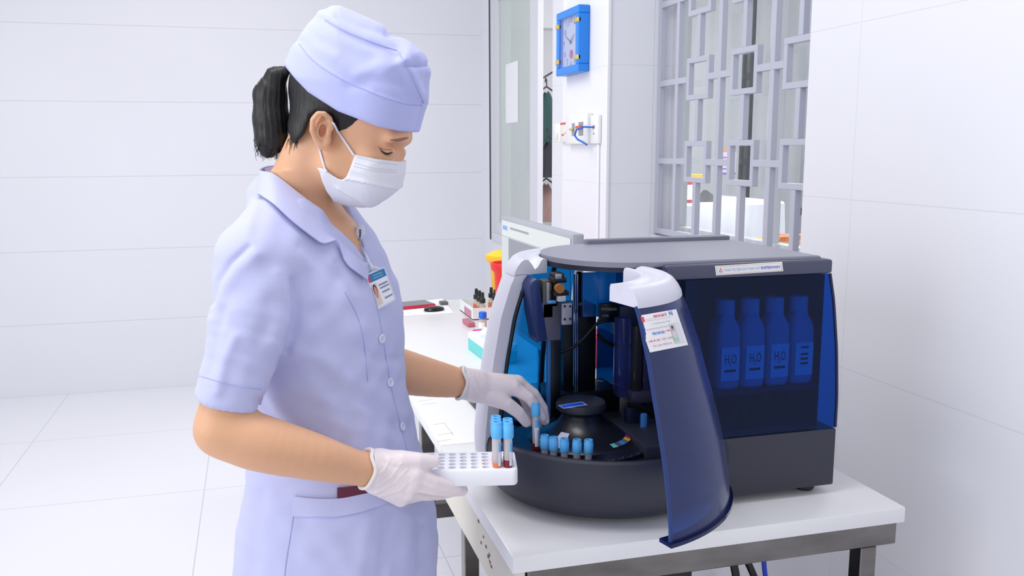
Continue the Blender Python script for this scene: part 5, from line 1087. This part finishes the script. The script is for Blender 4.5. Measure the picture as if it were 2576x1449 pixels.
seam('cap_seam', cb, [(818, 49), (868, 78), (935, 105), (1000, 128)], .0009, seamm, cap_o); seam('cap_seam', cb, [(1000, 128), (1030, 180), (1052, 228), (1066, 258)], .0009, seamm, cap_o); seam('band_seam', cb, [(752, 110), (790, 154), (860, 199), (950, 238), (1020, 261), (1062, 265)], .0008, seamm, cap_o); seam('cap_seam', cb, [(1022, 166), (1050, 167), (1074, 164)], .0008, seamm, cap_o)
# mask
Mf = headfield(.0016, (-.30, 1.32, 1.33), (-.11, 1.50, 1.46)); px, py, D, al = mirrored(Mf)
mo = [(740, 330), (893, 330), (960, 345), (1006, 380), (1006, 406), (1003, 440), (998, 462), (986, 486), (962, 505), (938, 520), (912, 523), (880, 520), (845, 512), (780, 490), (740, 440)]
mcut = [(893, 388), (950, 400), (1010, 407), (1030, 407), (1030, 560), (850, 540), (838, 505), (822, 482), (810, 455), (804, 432), (796, 421), (815, 424), (835, 440), (852, 450), (862, 452), (872, 444), (882, 420)]
dpx = pdist(px, py, mo); Mf.D = inflate(dpx, D, al, .074, .062).astype(np.float32)
for line, a_ in (([(868, 452), (920, 462), (985, 476)], .0034), ([(850, 478), (890, 500), (925, 520)], .0034), ([(880, 432), (940, 444), (1000, 448)], .0004)):
    d, sg = ldist(px, py, line); Mf.D = Mf.D-(a_*np.exp(-(d/9)**2)*(sg < 0)+a_*.0).astype(np.float32)
Mf.D = smax(Mf.D, (pdist(px, py, mcut)*D/FPX).astype(np.float32), .0015)
Mf.cap(HO(880, 400, -.03), HO(880, 400, .03), .001, .001, 0) if False else None
V, F = Mf.mesh(2); mask_o = mobj('face_mask', V, F, maskm, me_); kb_ = bvh_of(mask_o, body)
mb = MB(); P = [toW(HO(826, 298, -.078)), toW(HO(840, 312, -.0745))]+[h for h in (hit(kb_, x, y, .002) for x, y in ((852, 332), (866, 352), (880, 374), (892, 391))) if h is not None]; mb.tube(P, .0017, 8); mb.build('ear_loop', maskm, mask_o)
mb = MB(); P = [toW(HO(800, 362, -.0775))]+[h for h in (hit(kb_, x, y, .002) for x, y in ((806, 378), (812, 400), (819, 424), (822, 432))) if h is not None]; mb.tube(P, .0017, 8); mb.build('ear_loop', maskm, mask_o)
mline = mat('mask_stitch', (206, 206, 220), .8)
for ln in ([(898, 396), (950, 408), (1000, 414)], [(892, 410), (945, 424), (998, 428)], [(890, 418), (943, 430), (997, 434)]): seam('stitch', kb_, ln, .0005, mline, mask_o, .0002)
# brows, lashes
fb_ = bvh_of(body); browm = mat('brow_brown', (150, 104, 90), .8); lashm = mat('lash_dark', (48, 34, 34), .7)
def band(name, mid, w0, m, off, parent):
    P = spline(mid, 6); n = len(P); G = []
    for i, p in enumerate(P):
        t = i/(n-1); w_ = w0*(math.sin(PI*min(.97, max(.06, t)))**.6); a = hit(fb_, p[0], p[1]-w_/2, off); c = hit(fb_, p[0], p[1]+w_/2, off)
        if a is not None and c is not None: G.append([a, c])
    if len(G) > 1: mb = MB(); mb.grid(G, .0006); return mb.build(name, m, parent)
band('eyebrow', [(982, 352), (1000, 352), (1015, 349), (1027, 346)], 6, browm, .0007, body)
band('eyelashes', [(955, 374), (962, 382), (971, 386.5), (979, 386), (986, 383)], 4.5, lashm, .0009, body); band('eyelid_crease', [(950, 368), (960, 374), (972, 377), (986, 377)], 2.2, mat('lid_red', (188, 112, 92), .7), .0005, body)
def blob(name, pts, m, off, parent):
    c = np.mean(pts, 0); P = spline(pts+[pts[0]], 4)[:-1]; G = []
    for p in P: G.append([hit(fb_, c[0]+(p[0]-c[0])*t, c[1]+(p[1]-c[1])*t, off) for t in (.02, .35, .7, 1)])
    mb = MB(); mb.grid(G, 0, True); return mb.build(name, m, parent)
blob('ear_hollow_shade', [(812, 312), (820, 318), (819, 332), (812, 344), (804, 341), (802, 330), (806, 318)], mat('ear_red', (188, 118, 90), .6), .0004, body)  # redder skin with shade painted in for the ear's hollows
blob('ear_hollow_shade', [(796, 306), (804, 296), (818, 293), (824, 299), (812, 301), (803, 307), (797, 320), (793, 318)], mat('ear_shade_red', (202, 138, 108), .6), .0004, body)
mb = MB()
for k in range(9):
    t = k/8; x, y = 958+26*t, 379+8*math.sin(PI*min(1, t*.9)); h = hit(fb_, x, y, .001)
    if h is not None: mb.tube([h, h+toW(np.array([.003+.002*t, -.002, -.0045]))], [.0005, .0001], 4)
mb.build('lash_hairs', lashm, body)
# ---------------------------------------------------------------- badge, notebook, rack and tubes
b0 = hit(tb_, 940, 730, .006); bd_ = float(FWD @ b0)-.004
bg_ = empty('id_badge', tuple(b0), 'clear framed identity badge hanging from a white reel on the tunic', 'badge')
qd = [(948, 780), (995, 754), (966, 670), (917, 691)]; qw = [toW(LP(x, y, bd_+dz)) for (x, y), dz in zip(qd, (.004, .022, .022, .004))]
def bmap(off):
    n = np.cross(qw[1]-qw[0], qw[3]-qw[0]); n /= np.linalg.norm(n); n = n if n @ FWD < 0 else -n
    return lambda a, c: qw[0]*(1-a)*(1-c)+qw[1]*a*(1-c)+qw[2]*a*c+qw[3]*(1-a)*c+n*off
frm = mat('badge_frame', (208, 210, 222), .25, coat=.4)
f0 = bmap(0); mb = MB(); P8 = []
for cx_, cy_, a0 in ((.93, .95, 0), (.07, .95, 90), (.07, .05, 180), (.93, .05, 270)):
    for k in range(4): t = RAD(a0+k*30); P8.append((cx_+.07*math.cos(t), cy_+.05*math.sin(t)))
fA, fB = bmap(-.002), bmap(.0022); n_ = len(P8); mb.mesh([fA(*p) for p in P8]+[fB(*p) for p in P8], [tuple(range(n_)), tuple(range(n_, 2*n_))]+[(i, (i+1) % n_, n_+(i+1) % n_, n_+i) for i in range(n_)]); fr_ = mb.build('frame', frm, bg_)
def patch(off, u0, u1, v0, v1, m, nm, par): f = bmap(off); mb = MB(); mb.grid([[f(u0, v0), f(u0, v1)], [f(u1, v0), f(u1, v1)]]); return mb.build(nm, m, par, smooth=False)
cd = patch(.0024, .06, .94, .04, .96, mat('badge_card', (230, 230, 242), .4), 'card', bg_)
patch(.0026, .06, .94, .74, .955, mat('badge_blue', (20, 118, 190), .4), 'header_band', cd); patch(.0027, .07, .17, .75, .92, mat('badge_red', (226, 60, 90), .5), 'emblem', cd)
patch(.0026, .08, .36, .08, .68, mat('photo_ground', (214, 200, 192), .5), 'photograph', cd)
f = bmap(.0028); mb = MB(); mb.mesh([f(.22+.075*math.cos(t), .44+.17*math.sin(t)) for t in np.linspace(0, 2*PI, 17)[:-1]], [tuple(range(16))]); mb.build('photograph', mat('photo_face', (206, 140, 122), .5), cd, smooth=False)
f = bmap(.0027); mb = MB(); mb.mesh([f(.22+.10*math.cos(t), .50+.17*math.sin(t)) for t in np.linspace(0, 2*PI, 17)[:-1]], [tuple(range(16))]); mb.build('photograph', mat('photo_hair', (70, 50, 48), .5), cd, smooth=False)
ik = mat('badge_ink', (120, 122, 150), .5); fm_ = bmap(.0029)
for tx, x0_, x1_, y0_, y1_ in (('LE THI', .44, .62, .56, .61), ('KTV XET NGHIEM', .44, .90, .47, .52), ('HUYET HOC', .46, .86, .35, .40), ('MS', .50, .60, .18, .22)):
    pass
for y0_, x0_, x1_ in ((.56, .44, .88), (.47, .46, .90), (.345, .50, .88), (.17, .52, .90)):
    mb = MB(); r_ = random.Random(int(y0_*100)); x_ = x0_
    while x_ < x1_:
        w_ = r_.uniform(.02, .05); mb.mesh([fm_(x_, y0_), fm_(x_+w_, y0_), fm_(x_+w_, y0_+.045), fm_(x_, y0_+.045)], [(0, 1, 2, 3)]); x_ += w_+.014
    mb.build('print_line', ik, cd, smooth=False)
for y0_ in (.80, .87):
    mb = MB(); mb.mesh([fm_(.3, y0_), fm_(.8, y0_), fm_(.8, y0_+.025), fm_(.3, y0_+.025)], [(0, 1, 2, 3)]); mb.build('print_line', mat('badge_gold', (150, 180, 150), .5), cd, smooth=False)
pt = toW(LP(941, 676, bd_+.014)); mb = MB(); mb.tube([toW(LP(x, y, bd_+.014)) for x, y in ((925, 688), (934, 676), (944, 673), (955, 676))], .0022, 8); mb.build('hanger', frm, bg_)
cl = mat('clear_clip', (206, 208, 222), .15, coat=.5)
rb_ = float(FWD @ (hit(tb_, 912, 600, .002) if hit(tb_, 912, 600, .002) is not None else b0))-.006; rb_ = min(rb_, 1.50)
mb = MB(); c = toW(LP(906, 584, rb_)); Mq = Vector((0, 0, 1)).rotation_difference(Vector(toW(np.array([.35, -.93, .1])))).to_matrix().to_4x4(); mb.lathe([(0, -.003), (.0095, -.003), (.011, 0), (.0095, .003), (.006, .0045), (0, .005)], tuple(c), 28, Mq @ Matrix.Diagonal((.75, 1.15, 1, 1))); mb.build('reel', cl, bg_)
mb = MB(); mb.tube([toW(LP(x, y, rb_-.005)) for x, y in ((906, 577), (906, 590), (905, 598))], .0016, 8); mb.build('reel_slot', mat('reel_slot_dark', (80, 80, 110), .4), bg_)
mb = MB(); mb.tube([toW(LP(x, y, rb_-.004)) for x, y in ((904, 600), (899, 610), (901, 620), (908, 628), (914, 632))], .0011, 6); mb.tube([toW(LP(x, y, rb_-.004)) for x, y in ((904, 600), (910, 605), (914, 618), (915, 630))], .0011, 6); mb.build('wire_clip', mat('wire_silver', (150, 150, 166), .25, .9), bg_)
mb = MB(); mb.tube([toW(LP(x, y, rb_-.004+(bd_+.01-rb_)*t)) for x, y, t in ((914, 631, 0), (922, 645, .4), (928, 660, .7), (938, 674, 1))], .0022, 6); mb.build('strap', mat('strap_clear', (214, 216, 230), .3), bg_)
mb = MB(); p = toW(LP(923, 651, rb_-.006)); mb.lathe([(.0025, -.002), (.0055, -.002), (.006, 0), (.0055, .002), (.0025, .002)], tuple(p), 20, Mq); mb.build('snap', mat('wire_silver', (150, 150, 166), .25, .9), bg_)
# notebook peeping from the pocket
h_ = [hit(tb_, x, y, .0028) for x, y in ((848, 1262), (925, 1256), (922, 1222), (850, 1226))]; mb = MB(); mb.grid([[hit(tb_, x0_+(x1_-x0_)*t, y0_+(y1_-y0_)*t, .0022) for t in np.linspace(0, 1, 4)] for (x0_, y0_), (x1_, y1_) in (((849, 1226), (848, 1262)), ((875, 1224), (874, 1261)), ((900, 1222), (900, 1259)), ((926, 1220), (927, 1256)))], .0018)
tag(mb.build('notebook', mat('maroon_cover', (96, 18, 56), .45)), 'maroon notebook peeping out of the tunic pocket below the wrist', 'notebook')
# rack (foam block held in the near hand)
rk_m = mat('foam_white', (236, 236, 244), .7, bump=.1, scale=500)
zt = .9505; c1 = onz(1303, 1181, zt); c2 = onz(1341, 1136, zt); lu = toW(np.array([1, .035, 0])); lu = lu/np.linalg.norm(lu); lv = np.array([-lu[1], lu[0], 0]); LR, WR, HR = .172, .088, .0275
ang = math.atan2(lu[1], lu[0]); org = c1-lu*LR                                 # front-left top corner
rk = empty('tube_rack', tuple(org+lu*LR/2+lv*WR/2-np.array([0, 0, HR])), 'white foam tube rack held level in the near gloved hand', 'rack')
mb = MB(); bb = bmesh.new(); nxh, nyh = 9, 5; r_ = .0060
# top with round holes built cell by cell
def cellgrid():
    dx, dy = (LR-.012)/nxh, (WR-.012)/nyh; x0_, y0_ = .006, .006
    bmq = bmesh.new(); VC = {}
    def vv(x, y, z):
        key = (round(x*1e5), round(y*1e5), round(z*1e5))
        if key not in VC: VC[key] = bmq.verts.new((x, y, z))
        return VC[key]
    for i in range(nxh):
        for j in range(nyh):
            cx_, cy_ = x0_+dx*(i+.5), y0_+dy*(j+.5); n = 16; sq = []; ci = []; cb_ = []
            for k in range(n):
                t = 2*PI*(k+.5)/n+PI/4; c_, s_ = math.cos(t), math.sin(t); m_ = max(abs(c_), abs(s_)); 
                sq.append((cx_+c_/m_*dx/2, cy_+s_/m_*dy/2)); ci.append((cx_+c_*r_, cy_+s_*r_))
            sqv = [vv(x, y, 0) for x, y in sq]; civ = [vv(x, y, 0) for x, y in ci]; cbv = [vv(x, y, -.0088) for x, y in ci]
            co = [vv(cx_+a*dx/2, cy_+b_*dy/2, 0) for a, b_ in ((1, 1), (-1, 1), (-1, -1), (1, -1))]
            for k in range(n):
                k2 = (k+1) % n; bmq.faces.new((sqv[k], sqv[k2], civ[k2], civ[k])); bmq.faces.new((civ[k], civ[k2], cbv[k2], cbv[k]))
            bmq.faces.new(cbv[::-1])
            for q_, cv in ((15, co[0]), (3, co[1]), (7, co[2]), (11, co[3])):
                pass
            for k in range(n):
                k2 = (k+1) % n; a, b_ = sq[k], sq[k2]
                if abs(a[0]-b_[0]) > 1e-6 and abs(a[1]-b_[1]) > 1e-6:
                    cv = min(co, key=lambda v: (v.co.x-(a[0]+b_[0])/2)**2+(v.co.y-(a[1]+b_[1])/2)**2); bmq.faces.new((sqv[k], cv, sqv[k2]))
    # margins, sides, underside
    def q4(*p): bmq.faces.new([bmq.verts.new(x) for x in p])
    e = .0025; X0, X1, Y0, Y1 = .006, LR-.006, .006, WR-.006
    def ringp(o, z): return [(o, o, z), (LR-o, o, z), (LR-o, WR-o, z), (o, WR-o, z)]
    def rring(o, z, rad):
        out = []
        for (cx_, cy_, a0) in ((LR-o-rad, WR-o-rad, 0), (o+rad, WR-o-rad, 90), (o+rad, o+rad, 180), (LR-o-rad, o+rad, 270)):
            for k in range(6): t = RAD(a0+k*18); out.append((cx_+rad*math.cos(t), cy_+rad*math.sin(t), z))
        return out
    rings = [rring(.0058, 0, .001), rring(.003, 0, .006), rring(.0012, -.0007, .008), rring(0, -.003, .009), rring(0, -HR+.004, .009), rring(.0015, -HR+.001, .008), rring(.004, -HR, .006)]
    VR = [[bmq.verts.new(p) for p in r2] for r2 in rings]; m_ = len(VR[0])
    for a, b_ in zip(VR[:-1], VR[1:]):
        for k in range(m_): bmq.faces.new((a[k], a[(k+1) % m_], b_[(k+1) % m_], b_[k]))
    bmq.faces.new(VR[-1]); return bmq
bmq = cellgrid(); M = Matrix.Translation(tuple(org)) @ Matrix.Rotation(ang, 4, 'Z'); bmesh.ops.transform(bmq, matrix=M, verts=bmq.verts); mb._join(bmq); mb.build('rack_block', rk_m, rk)
def hole(i, j): dx, dy = (LR-.012)/nxh, (WR-.012)/nyh; return org+lu*(.006+dx*(i+.5))+lv*(.006+dy*(j+.5))
for (i, j), fl, lb in (((7, 0), serum, 'blue capped tube with orange serum in the front row of the white rack'), ((8, 0), bloodm, 'blue capped tube with dark red blood in the front row of the white rack'), ((7, 1), serum, 'blue capped tube in the second row of the rack, behind the orange serum tube'), ((8, 1), bloodm, 'blue capped tube in the second row of the rack, behind the dark red tube'), ((7, 2), serum, 'blue capped tube in the third row of the rack, farthest back')):
    p = hole(i, j); o = empty('sample_tube', (p[0], p[1], zt-.0088), lb, 'test tube', 'blue capped sample tubes in the white foam rack'); tube_parts(o, p[0], p[1], zt-.0088, .0610, fl, .0165 if fl is serum else .021, True, None, True, -1.55)
# tube held by the far hand, just above its carousel slot
hb = 1.640; pA, pB = toW(LP(1349, 1136, hb)), toW(LP(1347, 1030, hb)); ax3 = Vector(pB-pA).normalized(); Mt = Vector((0, 0, 1)).rotation_difference(ax3).to_matrix().to_4x4()
o = empty('sample_tube', tuple(pA), 'blue capped blood tube pinched between gloved fingers above the carousel', 'test tube'); tube_parts(o, pA[0], pA[1], pA[2], float(np.linalg.norm(pB-pA))-.008, bloodm, .018, True, Mt, True, -2.2)
# ================================================================ light
w = bpy.data.worlds.new('world'); scn.world = w; w.use_nodes = True
bg = w.node_tree.nodes['Background']; bg.inputs[0].default_value = (.93, .95, 1, 1); bg.inputs[1].default_value = .68
def area(name, loc, size, sy, e, col=(1, 1, 1), rot=(0, 0, 0)):
    l = bpy.data.lights.new(name, 'AREA'); l.shape = 'RECTANGLE'; l.size = size; l.size_y = sy; l.energy = e; l.color = col
    o = bpy.data.objects.new(name, l); COL.objects.link(o); o.location = loc; o.rotation_euler = rot; return o
area('unseen_ceiling_lamp', (-.3, 1.2, 2.85), 1.6, .5, 20, (1, .985, .97)); area('unseen_ceiling_lamp', (-.3, 3.6, 2.85), 1.6, .5, 24, (1, .985, .97)); area('unseen_ceiling_lamp', (3.0, 4.2, 2.85), 1.6, 1.6, 105, (1, .99, .97))  # out of view; the last one added to brighten the next room
area('window_light', (-2.6, .6, 1.9), 2.0, 1.6, 40, (.95, .97, 1), (0, RAD(-75), RAD(12)))
vs = scn.view_settings; vs.view_transform = 'Standard'; vs.look = 'None'; vs.exposure = .12; vs.gamma = 1; vs.use_curve_mapping = False
scn.cycles.max_bounces = 12; scn.cycles.transparent_max_bounces = 24; scn.cycles.sample_clamp_indirect = 4
